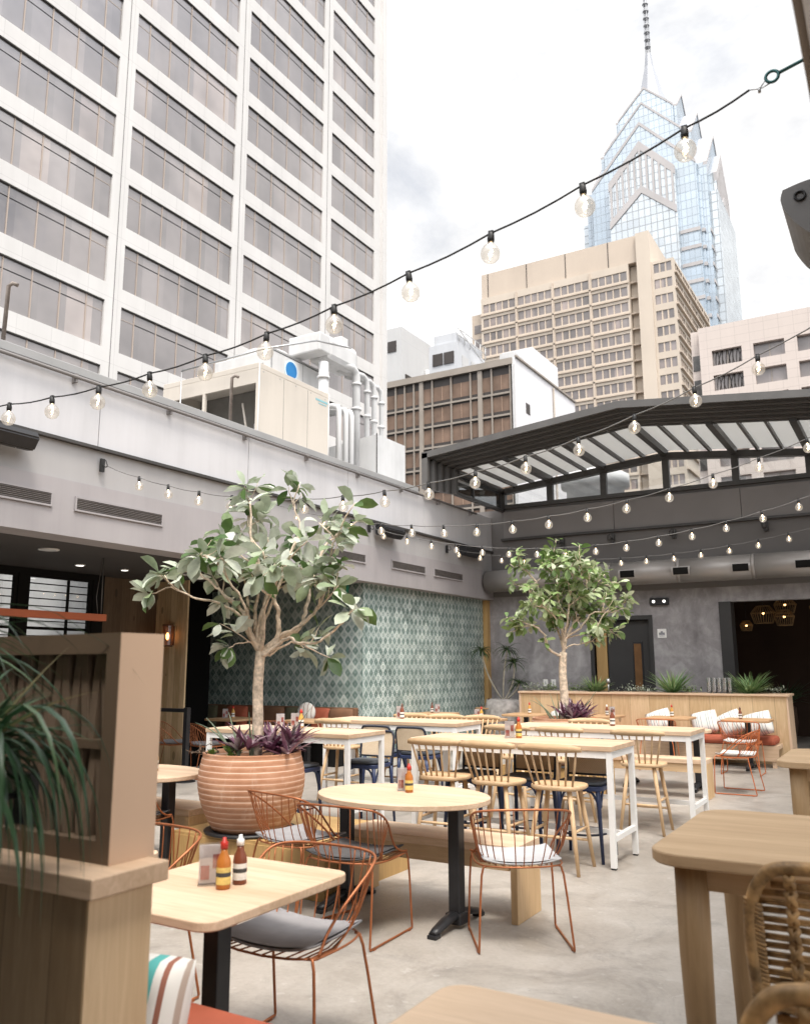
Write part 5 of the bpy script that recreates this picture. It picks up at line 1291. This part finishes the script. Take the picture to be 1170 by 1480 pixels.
# ------------------------------------------------------------------ condiments
red_cap = paint('red_cap', (.46,.03,.02), .4, .08); orange_s = paint('orange_sauce', (.42,.15,.03), .3, .15); brown_s = paint('brown_sauce', (.17,.05,.025), .3, .15)
amber_s = paint('amber_sauce', (.50,.27,.06), .3, .15); lab_y = paint('yellow_label', (.66,.50,.16), .6, .2, 40); lab_w = paint('white_label', (.70,.69,.66), .6, .15, 40); lab_d = paint('dark_label', (.05,.05,.05), .6, .15, 40)
card = paint('menu_card', (.72,.66,.64), .7, .1, 30); card_r = paint('menu_print', (.42,.12,.10), .7, .2, 30)
def make_bottle(sauce, cap, label2, s=1.0):
    t = thing('sauce_bottle', 'bottle', 'sauce bottle')
    m = MB(); m.lathe([(.024*s,0),(.027*s,.004),(.027*s,.090*s),(.024*s,.105*s),(.013*s,.128*s),(.012*s,.142*s)], 18); m.build('body', sauce, t)
    m = MB(); m.lathe([(.0125*s,.1425*s),(.0145*s,.143*s),(.0145*s,.166*s),(.008*s,.169*s),(.007*s,.182*s)], 16); m.build('cap', cap, t)
    m = MB(); m.lathe([(.0274*s,.018*s),(.0274*s,.078*s)], 18, caps=False); m.build('label', label2, t)
    m = MB(); n = 5
    m.lathe([(.0277*s,.045*s),(.0277*s,.060*s)], 18, caps=False); m.build('label_band', lab_d, t)
    return t
def make_holder():
    t = thing('menu_holder', 'holder', 'menu holder')
    m = MB(); m.box(-.045,-.03,0,.045,.03,.006); m.box(-.045,-.012,.006,.045,-.009,.15); m.box(-.045,.009,.006,.045,.012,.15); m.build('stand', M['acrylic'], t)
    m = MB(); m.box(-.042,-.006,.0065,.042,-.002,.145); m.build('card', card, t)
    m = MB(); m.box(-.036,-.0085,.02,-.004,-.0065,.07); m.box(.008,-.0085,.06,.034,-.0065,.11); m.build('print', card_r, t)
    return t
B = {'o': make_bottle(orange_s, red_cap, lab_y), 'b': make_bottle(brown_s, M['white_plastic'], lab_w, .98), 'a': make_bottle(amber_s, red_cap, lab_w, 1.05), 'd': make_bottle(brown_s, paint('brown_cap', (.12,.06,.04), .4, .1), lab_w, 1.0), 'h': make_holder()}
BU = {k: False for k in B}
def cond(k, x, y, z, label, rz=.4):
    o = B[k] if not BU[k] else copy_tree(B[k]); BU[k] = True
    o.location = (x, y, z); o.rotation_euler = (0,0,rz); o['label'] = label; o['group'] = 'menu holders' if k == 'h' else 'sauce bottles'
D_, C_ = .7331, .9201
cond('h',-2.385,2.55,D_,'clear menu holder on the table beside the screen',.75); cond('o',-2.30,2.53,D_,'red capped orange sauce bottle on the table beside the screen'); cond('b',-2.295,2.615,D_,'white capped brown sauce bottle on the table beside the screen')
cond('h',-3.0,5.02,D_,'clear menu holder on the oval table',.7); cond('o',-2.93,4.97,D_,'red capped hot sauce on the oval table')
cond('h',-5.38,5.03,D_,'clear menu holder on the table between screen and pot',.7); cond('a',-5.29,4.98,D_,'red capped sauce between the screen and the big pot')
cond('h',-3.13,7.06,C_,'clear menu holder on the nearest bar table',.6); cond('o',-3.06,7.10,C_,'red capped orange sauce on the nearest bar table')
cond('d',-2.80,8.98,C_,'brown sauce bottle with white label on the bar table before the far pot')
cond('h',-5.64,7.22,C_,'clear menu holder on the bar table behind the big pot',.6); cond('a',-5.53,7.18,C_,'amber sauce on the bar table behind the big pot'); cond('h',-5.70,7.05,C_,'second menu holder on the bar table behind the big pot',.9)
cond('h',-5.46,9.05,C_,'clear menu holder on the tile side bar table',.6); cond('d',-5.40,9.0,C_,'brown capped sauce on the tile side bar table')
cond('d',-7.42,13.4,D_,'brown capped sauce on the table against the pale tiles'); cond('h',-7.34,13.45,D_,'menu holder on the table against the pale tiles',.6)
cond('h',-7.45,15.8,D_,'menu holder on the table at the tiled corner',.6); cond('d',-7.40,15.7,D_,'brown capped sauce on the table at the tiled corner')
cond('h',-5.98,12.25,D_,'menu holder on the low table behind the bar tables',.6); cond('a',-5.88,12.2,D_,'amber sauce on the low table behind the bar tables')
cond('a',-5.78,13.9,D_,'amber sauce on the banquette table nearest the corner plant'); cond('a',-3.42,14.1,D_,'tall amber bottle on the third banquette table'); cond('d',-2.37,14.0,D_,'brown bottle with white label on the last banquette table')
cond('b',-4.45,14.0,D_,'white capped sauce behind the far pot'); cond('h',-4.33,13.9,D_,'menu holder behind the far pot',.6)
cond('h',-9.62,10.5,D_,'menu holder on the dark recess table',.6); cond('a',-9.5,10.55,D_,'amber sauce on the dark recess table')
# upside down glasses on the planter end
t0 = None
def make_glass():
    t = MB(); t.lathe([(.030,0),(.038,.14)], 14, caps=False); t.lathe([(.001,0),(.030,.0005)], 14, caps=False); return t.build('tumbler', M['drink_glass'])
g0 = make_glass(); k = 0
for i in range(5):
    for j in range(2):
        for z in range(2):
            o = g0 if k == 0 else g0.copy()
            if k: COL.objects.link(o)
            k += 1
            o.location = (-3.0+.083*i, 15.0+.083*j, 1.055+.142*z+.0*j); tag(o, 'clear tumbler in the stacked rows on the planter top', 'glass', 'stacked tumblers')
m = MB(); m.tube([(-4.72,15.0,1.04),(-4.72,15.0,1.24)], .012, 8); m.lathe([(.03,0),(.04,.03),(.03,.07),(.01,.08)], 12, (-4.72,15.0,1.235)); tag(m.build('garden_light', M['steel']), 'small grey spike light on the planter top', 'lamp')
# ------------------------------------------------------------------ plants
def leaf(m, p, d, n, L, w, droop=.25, fold=.12, seg=4):
    """one broad leaf blade: p base, d direction, n up-normal"""
    d = d.normalized(); side = d.cross(n)
    if side.length < 1e-4: side = d.orthogonal()
    side.normalize(); n = side.cross(d).normalized()
    prof = [.12,.72,1.0,.80,.0]
    prev = None; pos = Vector(p); dd = d.copy(); nn = n.copy()
    for i in range(seg+1):
        hw = w*.5*prof[min(i, 4)]
        row = [pos-side*hw+nn*hw*fold*2, pos.copy(), pos+side*hw+nn*hw*fold*2]
        vs = [m.bm.verts.new(q) for q in row] if hw > 1e-5 else [m.bm.verts.new(pos)]
        if prev:
            if len(vs) == 3:
                m._f([prev[0], prev[1], vs[1], vs[0]], True); m._f([prev[1], prev[2], vs[2], vs[1]], True)
            else:
                m._f([prev[0], prev[1], vs[0]], True); m._f([prev[1], prev[2], vs[0]], True)
        prev = vs
        rot = Matrix.Rotation(-droop/seg, 3, side) if True else None
        dd = (dd-nn*(droop/seg)).normalized(); nn = side.cross(dd).normalized()
        pos = pos+dd*(L/seg)
def blade(m, p, d, L, w, droop, seg=7, tipw=.05, curl=0):
    """one long strap blade that arches over"""
    d = d.normalized(); up = Vector((0,0,1)); side = d.cross(up)
    if side.length < 1e-3: side = Vector((1,0,0))
    side.normalize(); pos = Vector(p); prev = None
    for i in range(seg+1):
        t = i/seg; hw = w*.5*(min(1, .55+t*1.6) if t < .35 else max(tipw, 1-((t-.35)/.65)**1.6))
        n = side.cross(d).normalized()
        vs = [m.bm.verts.new(pos-side*hw+n*hw*.5), m.bm.verts.new(pos), m.bm.verts.new(pos+side*hw+n*hw*.5)]
        if prev: m._f([prev[0], prev[1], vs[1], vs[0]], True); m._f([prev[1], prev[2], vs[2], vs[1]], True)
        prev = vs
        d = (d+Vector((0,0,-1))*droop/seg*(0.6+t)).normalized()
        if curl: side = (side+d.cross(Vector((0,0,1)))*curl/seg).normalized()
        pos = pos+d*(L/seg)
def rdir(rnd, zlo=-1, zhi=1):
    z = rnd.uniform(zlo, zhi); a = rnd.uniform(0, 6.283); r_ = math.sqrt(max(0, 1-z*z)); return Vector((r_*math.cos(a), r_*math.sin(a), z))
def make_tree(label, loc, limbs, fork, sc, seed, leafmat, ex, trunk_r, leafL, dens, up):
    """limbs: (picture-right, up, depth) offsets in metres from the fork"""
    rnd = random.Random(seed)
    t = thing('fig_tree', label, 'tree', loc, 0, 'potted fig trees')
    f = Vector(fork)
    m = MB(); m.tube(spline([(0,0,.0),(.012,.0,f.z*.35),(f.x*.6-.01,f.y*.6,f.z*.7),(f.x,f.y,f.z)], 5), [trunk_r*(1.12-.2*i/15) for i in range(16)], 14); m.build('trunk', M['bark'], t)
    lm = MB(); tips = []
    def wpt(p, ex_=ex): return f+ex_[0]*p[0]*sc+ex_[1]*p[2]*sc+Vector((0,0,1))*p[1]*sc
    def twig(p, d, L, r_, depth):
        pts = [p]; q = p.copy(); dd = d.normalized(); n = 4
        for i in range(n):
            dd = (dd+rdir(rnd)*.22+Vector((0,0,.10))).normalized(); q = q+dd*(L/n); pts.append(q.copy())
        lm.tube(pts, [r_*(1-.6*i/n) for i in range(n+1)], 6)
        tips.append((pts[-1], dd))
        if depth > 0:
            for _ in range(rnd.choice((1,2))):
                i = rnd.randint(1, n-1); a = (pts[i+1]-pts[i]).normalized()
                twig(pts[i], (a*.5+rdir(rnd,-.3,.8)*.8), L*rnd.uniform(.5,.8), r_*.6, depth-1)
        if rnd.random() < .5 and depth == 0: tips.append((pts[2], (pts[3]-pts[2]+rdir(rnd)*.5).normalized()))
    for pts, r_, tw in limbs:
        P = spline([wpt((0,-.02,0))]+[wpt(p) for p in pts], 5); n = len(P)
        lm.tube([q+rdir(rnd)*.008 for q in P], [r_*.86*(1-.72*i/(n-1))*rnd.uniform(.92,1.1) for i in range(n)], 9)
        tips.append((P[-1], (P[-1]-P[-3]).normalized())); tips.append((P[-1], (P[-1]-P[-3]).normalized()))
        for _ in range(int(tw*dens)):
            i = rnd.randint(int(n*.42), n-2); a = (P[i+1]-P[i]).normalized()
            twig(P[i], a*.55+rdir(rnd,-.35,.9)*.75, rnd.uniform(.13,.32)*sc, r_*.32+.0015, 1 if rnd.random() < .5 else 0)
    lm.build('branches', M['bark'], t)
    cm = MB()
    for p, d in tips:
        k = rnd.choice((3,4,5,6)); a0 = rnd.uniform(0, 6.28)
        for j in range(k):
            s_ = d.orthogonal().normalized(); b_ = d.cross(s_); a = a0+2.4*j
            rad = (s_*math.cos(a)+b_*math.sin(a))
            dr = (rad*rnd.uniform(.6,1.1)+d*rnd.uniform(.05,.9)+Vector((0,0,rnd.uniform(-.55,.25)))).normalized()
            base = p-d*rnd.uniform(0,.05)+dr*.018
            L = leafL*rnd.uniform(.65,1.2)
            leaf(cm, base, dr, (Vector((0,0,1))*up+rdir(rnd)*.55), L, L*rnd.uniform(.48,.60), rnd.uniform(.15,.8), rnd.uniform(.05,.25))
    cm.build('crown', leafmat, t, recalc=False)
    return t
k_ = 6.55/1218/3.343
def L1(pts, z1, r_, tw):      # limb drawn as offsets (right, up) with depth growing to z1
    n = len(pts); return ([((x-605)*k_, (915-y)*k_, z1*((i+1)/n)**1.2) for i, (x, y) in enumerate(pts)], r_, tw)
limbs = [L1([(560,840),(515,740),(480,690),(420,650),(370,600),(260,520),(170,520)], .10, .026, 6),
 L1([(545,830),(500,740),(420,690),(290,660),(200,620),(105,660)], -.30, .017, 5),
 L1([(580,850),(600,740),(620,640),(650,560),(700,470),(740,400)], .25, .028, 6),
 L1([(650,905),(690,850),(690,760),(680,690),(630,600),(600,500),(560,400),(548,190)], -.15, .030, 8),
 L1([(690,850),(780,800),(810,700),(830,560),(880,400),(960,300)], .35, .027, 7),
 L1([(700,845),(830,770),(900,680),(930,560),(950,430),(1000,330)], -.20, .020, 12),
 L1([(640,925),(740,855),(800,880),(900,870),(1010,785),(1060,720)], -.35, .020, 4),
 L1([(640,930),(740,870),(830,900),(920,950)], .40, .015, 3),
 L1([(545,800),(520,620),(480,520),(440,430),(370,430)], .30, .018, 7),
 L1([(575,830),(560,700),(575,560),(590,440),(490,300),(480,180)], .42, .020, 8),
 L1([(600,830),(660,650),(740,430),(780,300),(745,190),(765,70)], .10, .018, 7),
 L1([(560,830),(540,700),(450,560),(400,480),(340,500)], -.45, .017, 7),
 L1([(560,870),(500,880),(460,900)], -.1, .010, 2),
 L1([(620,860),(640,700),(700,600),(760,500),(860,420)], -.5, .018, 6)]
T1 = (-4.37,5.12)
make_tree('near fig tree with pale leaves in the big terracotta pot', (T1[0], T1[1], .82), limbs, (.012,.012,.845), 1.0, 11, M['leaf1'], (RH, FH), .040, .165, .56, .75)
a = R(70); RH2 = Vector((RH.x*math.cos(a)-RH.y*math.sin(a), RH.x*math.sin(a)+RH.y*math.cos(a), 0)); FH2 = Vector((-RH2.y, RH2.x, 0))
q_ = 10.9/1218/5.69
def L2(pts, z1, r_, tw):
    n = len(pts); return ([((x-470)*q_, (1030-y)*q_, z1*((i+1)/n)**1.2) for i, (x, y) in enumerate(pts)], r_, tw)
limbs2 = [L2([(430,1050),(340,1000),(300,880),(200,800),(100,820)], -.2, .024, 9),
 L2([(470,900),(470,800),(400,760),(330,640),(260,400),(110,250)], .15, .022, 12),
 L2([(475,900),(440,650),(440,450),(410,310),(390,210)], -.1, .024, 14),
 L2([(500,900),(580,780),(680,650),(710,450),(705,290)], .1, .026, 13),
 L2([(500,900),(620,820),(720,700),(860,690),(1000,700)], -.2, .018, 8),
 L2([(500,900),(640,740),(760,620),(860,580),(960,600)], .3, .018, 9),
 L2([(500,980),(600,960),(680,940),(760,880)], -.25, .013, 5),
 L2([(480,900),(500,760),(520,560),(560,420),(620,300)], -.35, .020, 13),
 L2([(480,900),(380,720),(280,650),(150,640)], -.35, .017, 10),
 L2([(470,950),(420,780),(300,560),(200,430)], .4, .018, 11),
 L2([(490,900),(560,740),(640,560),(800,400),(900,420)], .4, .018, 11),
 L2([(500,920),(700,860),(800,780),(930,870)], .1, .012, 6),
 L2([(480,880),(500,640),(480,400),(520,230)], .35, .018, 12)]
T2 = (-3.83,10.32)
make_tree('far fig tree in front of the mottled plaster wall', (T2[0], T2[1], .84), limbs2, (.02,.0,.87), .93, 23, M['leaf2'], (RH, FH), .050, .124, 1.0, .8)

def make_pot(label, loc, s=1.0):
    t = thing('terracotta_pot', label, 'plant pot', loc, 0, 'ribbed terracotta pots')
    prof = []; n = 56; Hh = .545*s
    for i in range(n+1):
        z = i/n; r_ = .275+.125*math.sin(min(1, z/.66)*math.pi/2)**.9 if z < .66 else .40-.035*((z-.66)/.34)**1.6
        r_ += .0032*abs(math.sin(z*Hh/.0405*math.pi))
        prof.append((r_*s, z*Hh))
    prof += [(.372*s, Hh+.012), (.345*s, Hh+.012), (.335*s, Hh-.03), (.33*s, Hh-.12)]
    m = MB(); m.lathe(prof, 64, caps=False); m.build('body', M['terracotta'], t)
    m = MB(); m.lathe([(.001,Hh-.055),(.15,Hh-.045),(.336*s,Hh-.06)], 32, caps=False); m.build('soil', M['soil'], t)
    m = MB(); m.lathe([(.30*s,-.022),(.34*s,-.020),(.345*s,-.002),(.28*s,-.001)], 40); m.build('saucer', M['black_metal'], t)
    return Hh
P1 = (-4.42,5.14,.353); P2 = (-3.85,10.30,.353)
make_pot('big ribbed terracotta pot with the near fig tree', P1, 1.0); make_pot('far ribbed terracotta pot beside the blond banquette', P2, 1.0)
def pot_planting(P, seed, label, sc=1.0, w=None):
    rnd = random.Random(seed); z = P[2]+.50
    t = thing('purple_plant', label, 'plant', (P[0], P[1], z), 0, 'purple leaved plants in pots')
    m = MB()
    for k in range(15):
        ang = rnd.uniform(-.9, .9); rad = rnd.uniform(.08,.30)
        c = RH*(rad*math.cos(ang)+.03)+FH*(rad*math.sin(ang))*1.0
        if k > 11: c = RH*rnd.uniform(-.1,.3)-FH*rnd.uniform(.15,.3)
        h = rnd.uniform(.02,.09)
        for j in range(rnd.randint(9, 13)):
            a = 2.4*j+rnd.uniform(-.3,.3); d = Vector((math.cos(a), math.sin(a), rnd.uniform(.5,2.2)))
            blade(m, (c.x, c.y, h), d, rnd.uniform(.16,.30), rnd.uniform(.032,.05), rnd.uniform(.2,1.0), 4)
    m.build('rosettes', M['purple'], t, recalc=False)
def succulents(P, seed, label):
    rnd = random.Random(seed); z = P[2]+.50
    t = thing('succulent', label, 'plant', (P[0], P[1], z), 0, 'succulents in pots')
    m = MB()
    for k in range(9):
        c = -RH*rnd.uniform(.08,.29)-FH*rnd.uniform(-.12,.2); h = rnd.uniform(.01,.07)
        for j in range(14):
            a = 2.4*j; d = Vector((math.cos(a), math.sin(a), .2+j*.12)); leaf(m, Vector((c.x,c.y,h)), d, Vector((0,0,1)), rnd.uniform(.045,.075), .035, -.3, .2)
    m.build('rosettes', M['succulent'], t, recalc=False)
    m = MB()
    for k in range(9):
        c = -RH*rnd.uniform(.24,.33)+FH*rnd.uniform(-.2,.1); p = [Vector((c.x,c.y,.05))]
        d = -RH*rnd.uniform(.4,1)+Vector((0,0,rnd.uniform(-.2,.9)))-FH*rnd.uniform(-.3,.4)
        for j in range(5): d = d+rdir(rnd)*.5+Vector((0,0,-.28)); p.append(p[-1]+d.normalized()*.035)
        m.tube(p, .003, 4)
        for q in p[2:]: leaf(m, q, rdir(rnd), Vector((0,0,1)), .03, .012)
    m.build('dry_sprigs', paint('dry_sprig', (.12,.085,.06), .9, .3, 20), t, recalc=False)
def aloe(P, seed, label):
    rnd = random.Random(seed); z = P[2]+.50
    t = thing('aloe_plant', label, 'plant', (P[0], P[1], z), 0, 'aloe plants in pots')
    m = MB()
    for dx, dy, L, dr, dz in ((-.10,-.05,.50,.9,1.6),(-.13,.0,.44,.5,2.2),(-.07,-.08,.42,.2,2.5),(.14,.05,.56,-.25,1.15),(-.02,.1,.40,.1,3),(.02,-.1,.3,.6,1.2)):
        c = RH*dx-FH*.05+FH*dy; d = RH*(dx*3.2)+Vector((0,0,dz*.45)); pts = []; q = c.copy()
        for j in range(8): pts.append(Vector((q.x,q.y,q.z))); d = (d.normalized()+Vector((0,0,-1))*dr*.13+RH*dr*-.05).normalized(); q = q+d*L/8
        m.tube(pts, [.021*(1-.88*(j/7)**1.1) for j in range(8)], 6, flat=.5)
    m.build('leaves', M['aloe'], t, recalc=False)
pot_planting(P1, 5, 'purple striped plant spilling over the rim of the big pot'); pot_planting(P2, 6, 'purple plant in the far terracotta pot')
succulents(P1, 8, 'green succulents with dry sprigs at the rim of the big pot')
aloe(P1, 2, 'long curving aloe leaves in the big pot'); aloe(P2, 4, 'short aloe leaves in the far pot')

def spiky(label, loc, n, L, w, droop, mat, seed, name='spiky_plant', spread=.35, cat='plant', grp=None):
    rnd = random.Random(seed); t = thing(name, label, cat, loc, 0, grp); m = MB()
    for k in range(n):
        a = rnd.uniform(0, 6.283); e = rnd.uniform(.15, 1.5); d = Vector((math.cos(a), math.sin(a), .25+e))
        blade(m, (rnd.uniform(-.04,.04), rnd.uniform(-.04,.04), 0), d, L*rnd.uniform(.6,1.1), w*rnd.uniform(.7,1.2), droop*rnd.uniform(.4,1.2), 6)
    m.build('leaves', mat, t, recalc=False); return t
G_P = 'spiky plants on the banquette planter'
spiky('spiky plant on the planter in front of the dark door', (-5.0,15.1,1.04), 95, .42, .026, .45, M['grass'], 1, grp=G_P)
spiky('spiky plant on the planter below the white square sign', (-3.63,15.1,1.04), 110, .56, .028, .4, M['grass'], 2, grp=G_P)
spiky('bushy spiky plant at the open end of the planter beside the tumblers', (-2.38,15.1,1.04), 160, .52, .026, .6, M['grass'], 3, grp=G_P)
def low_bush(label, loc, n, s, mat, seed):
    rnd = random.Random(seed); t = thing('low_plant', label, 'plant', loc, 0, 'low plants on the banquette planter'); m = MB()
    for k in range(n):
        p = Vector((rnd.gauss(0,s), rnd.gauss(0,.06), abs(rnd.gauss(0,.05))+.01)); leaf(m, p, rdir(rnd,-.2,1), Vector((0,0,1)), rnd.uniform(.03,.06), .022)
    m.build('leaves', mat, t, recalc=False)
low_bush('silvery low plant below the white switch plates', (-6.15,15.08,1.085), 190, .14, M['silver_leaf'], 4)
low_bush('yellow green low plant beside the far tree trunk', (-5.3,15.05,1.085), 190, .13, M['succulent'], 5)
low_bush('silvery low plant between the spike light and the sign plant', (-4.2,15.08,1.085), 200, .17, M['silver_leaf'], 6)
low_bush('yellow green low plant beside the stacked tumblers', (-3.38,15.05,1.085), 160, .10, M['succulent'], 7)
low_bush('small pale plant at the very end of the planter', (-2.0,15.05,1.085), 60, .08, M['silver_leaf'], 9)
low_bush('green low plant among the silvery ones near the switch plates', (-5.85,15.1,1.085), 120, .09, M['succulent'], 12)
t = spiky('dark spiky plant standing in the unlit room', (-2.35,18.8,.72), 90, .75, .03, .8, M['blade'], 14, 'indoor_plant')
m = MB(); m.lathe([(.2,-.72),(.26,-.3),(.24,0)], 20); m.build('pot', M['int_brown'], t)

# corner dracaena in a rough pale pot
t = thing('corner_pot', 'rough pale stone pot in the far corner', 'plant pot', (-7.1,15.75,0))
m = MB(); m.lathe([(.24,0),(.30,.2),(.36,.5),(.38,.72),(.33,.86),(.25,.90),(.23,.86)], 28, caps=False)
rnd = random.Random(9)
for v in m.bm.verts: v.co += Vector((rnd.uniform(-.012,.012), rnd.uniform(-.012,.012), rnd.uniform(-.006,.006)))
m.build('body', paint('rough_stone', (.40,.37,.35), .95, .45, 7, bmp=.6, bsc=30), t)
m = MB(); m.lathe([(.001,.84),(.24,.85)], 20, caps=False); m.build('soil', M['soil'], t)
t = thing('dracaena', 'tall bare stemmed dracaena with drooping tufts in the corner', 'plant', (-7.1,15.75,.84))
m = MB(); tops = []
for dx, dz, c in ((-.42,1.0,-.12),(.10,1.02,-.05),(.22,.75,.14),(.32,.35,.1)):
    p = [(0,0,0)]+[(RH.x*(dx*f+c*math.sin(f*3.1)*.6), RH.y*(dx*f+c*math.sin(f*3.1)*.6), dz*f) for f in (.25,.5,.75,1)]; p = spline(p, 4); m.tube(p, .016, 7); tops.append(p[-1])
m.build('stems', paint('pale_stem', (.38,.34,.27), .85, .2, 14), t)
for q in tops:
    m = MB()
    for k in range(42):
        a = rnd.uniform(0, 6.283); d = Vector((math.cos(a), math.sin(a), rnd.uniform(-.2,1.6))); blade(m, q, d, rnd.uniform(.22,.40), .024, rnd.uniform(1.2,2.4), 6)
    m.build('leaf_tuft', M['dracaena'], t, recalc=False)

# hanging strap plants beside the camera
def strap_plant(label, loc, n, seed, L, pot=True, w=.016, lo=.2, hi=1.6, bias=None, drp=(1.6,3.4), spikes=0):
    rnd = random.Random(seed); t = thing('strap_plant', label, 'plant', loc, 0, 'hanging strap plants'); m = MB()
    for k in range(n):
        a = rnd.uniform(0, 6.283); d = Vector((math.cos(a), math.sin(a), rnd.uniform(lo, hi)))
        if bias: d += bias*rnd.uniform(0, 1)
        blade(m, (rnd.uniform(-.05,.05), rnd.uniform(-.05,.05), rnd.uniform(-.02,.02)), d, L*rnd.uniform(.6,1.15), w*rnd.uniform(.6,1.3), rnd.uniform(*drp), 10, .03)
    for k in range(spikes):
        a = rnd.uniform(0, 6.283); d = Vector((math.cos(a), math.sin(a), rnd.uniform(.9, 2.6)))+RH*.35
        blade(m, (rnd.uniform(-.04,.04), rnd.uniform(-.04,.04), 0), d, L*rnd.uniform(.5,.78), w*rnd.uniform(.8,1.2), rnd.uniform(.3,1.3), 10, .03)
    m.build('leaves', M['blade'], t, recalc=False)
    m = MB(); m.lathe([(.06,-.20),(.085,-.17),(.10,-.02),(.092,-.02),(.085,-.05)], 24); m.build('pot', M['black_metal'], t)
    m = MB(); m.tube([(0,.09,-.05),(0,.22,-.05)], .008, 6); m.box(-.03,.195,-.12,.03,.222,0); m.build('wall_hook', M['black_metal'], t)
strap_plant('lush dark green strap leaved plant drooping before the screen', (-1.93,1.19,1.29), 180, 3, .54, w=.018, lo=.9, hi=3.2, drp=(3.6,6.0), spikes=46)
strap_plant('thin arching fronds of a second plant at the picture edge', (-2.22,1.22,1.60), 46, 8, .55, w=.012, lo=.1, hi=1.1, bias=RH*1.2, drp=(.9,2.2))

# ------------------------------------------------------------------ string lights
def string_light(y, x_r, sag, z0, lean, dx, x_first, label, wmat):
    t = thing('string_light', label, 'string lights', (0,0,0), 0, 'bulb strings across the courtyard')
    def zw(x):
        u = (x+3.85)/3.75; return z0-sag*(1-u*u)+lean*u+.075
    xs = []; x = x_first
    while x > XL+.25: xs.append(x); x -= dx
    pts = []
    allx = [x_r]+xs+[XL+.10]
    for a, b in zip(allx, allx[1:]):
        for k in range(4):
            f = k/4; xx = a+(b-a)*f; pts.append((xx, y, zw(xx)-.010*math.sin(math.pi*f)))
    pts.append((XL+.10, y, zw(XL+.10)))
    m = MB(); m.tube(pts, .0046, 6); m.build('cable', wmat, t)
    rnd = random.Random(int(y*10))
    for x in xs:
        z = zw(x)-.008; ty = rnd.uniform(-.12,.12)
        s = thing('bulb', None, None, (x, y, z)); 
        for q in ('label','category','group','kind'):
            if q in s: del s[q]
        s.parent = t; s.rotation_euler = (ty, rnd.uniform(-.1,.1), 0)
        s.name = 'lamp_drop'
        m = MB(); m.lathe([(.010,.012),(.015,.0),(.017,-.022),(.015,-.038)], 12); m.box(-.012,-.008,.004,.012,.008,.018); m.build('socket', M['rope'], s)
        m = MB(); m.lathe([(.014,-.0385),(.018,-.046),(.032,-.058),(.0425,-.075),(.0455,-.093),(.0415,-.113),(.029,-.129),(.013,-.1365),(.001,-.1375)], 18, caps=False); m.build('glass_globe', M['bulb_glass'], s)
        m = MB(); m.tube([(0,0,-.04),(0,0,-.06)], .004, 6); m.tube([(.002,0,-.062),(.012,0,-.084),(-.010,.003,-.090),(.010,-.003,-.099),(-.004,0,-.108)], .0026, 5); m.build('filament', M['filament'], s)
    # wall hook at the grey wall
    m = MB(); m.box(XL+.001,y-.025,zw(XL)-.10,XL+.03,y+.025,zw(XL)+.05); m.tube(spline([(XL+.03,y,zw(XL)-.02),(XL+.07,y,zw(XL)-.05),(XL+.10,y,zw(XL+.10)),(XL+.07,y,zw(XL)+.03)], 4), .006, 6); m.build('wall_hook', M['rope'], t)
    return t
s1 = string_light(3.3, -.352, .58, 3.75, .07, .442, -.61, 'nearest bulb string, sweeping low across the sky', M['rope'])
string_light(6.15, -.12, .82, 3.81, .095, .445, -.75, 'second bulb string, crossing before the sliding roof', M['cable_grey'])
string_light(8.85, -.12, .70, 3.81, .05, .447, -.70, 'third bulb string, passing over the near tree crown', M['cable_grey'])
string_light(11.6, -.12, .64, 3.80, .04, .445, -1.075, 'fourth bulb string, touching the far tree crown', M['cable_grey'])
string_light(14.35, -.12, .47, 3.77, .045, .447, -1.07, 'farthest bulb string, just above the round duct', M['cable_grey'])
t = thing('turnbuckle', 'dark teal eye bolt that holds the nearest bulb string', 'eye bolt', (-.19,3.3,3.86))
m = MB(); m.tube([(-.075+.024*math.cos(2*math.pi*k/18),0,-.018+.024*math.sin(2*math.pi*k/18)) for k in range(18)], .0065, 7, True); m.build('eye', M['teal_steel'], t)
m = MB(); m.tube([(-.05,0,-.012),(.12,0,.028)], .007, 8); m.build('rod', M['teal_steel'], t)
m = MB(); m.tube([(-.075,0,-.042),(-.12,0,-.055),(-.165,0,-.044)], .0025, 5); m.tube([(-.098,0,-.020),(-.12,0,-.050)], .0025, 5); m.lathe([(.006,0),(.006,.02)], 8, (-.125,0,-.07)); m.build('wire_loop', M['steel'], t)
# speaker under the near overhang edge
t = thing('pendant_speaker', 'dark grey wedge speaker under the near overhang, at the picture edge', 'speaker', (-.30,4.0,3.55))
m = MB(); n = 14
P = spline([(-.02,0,.17),(.10,0,.19),(.30,0,.18),(.34,0,.05),(.28,0,-.12),(.16,0,-.13),(.04,0,-.03),(-.03,0,.10),(-.02,0,.17)], 4)[:-1]
m.hexa([(p.x,-.02,p.z) for p in P], [(p.x,.5,p.z) for p in P]); m.build('cabinet', paint('speaker_grey', (.17,.167,.165), .5, .12, 4), t)
m = MB(); m.tube([(.05+.022*math.cos(2*math.pi*k/20),-.025,.12+.022*math.sin(2*math.pi*k/20)) for k in range(20)], .006, 6, True); m.build('knob_ring', M['black_metal'], t)
m = MB(); m.box(.1,.1,.17,.2,.3,.25); m.build('bracket', M['black_metal'], t)
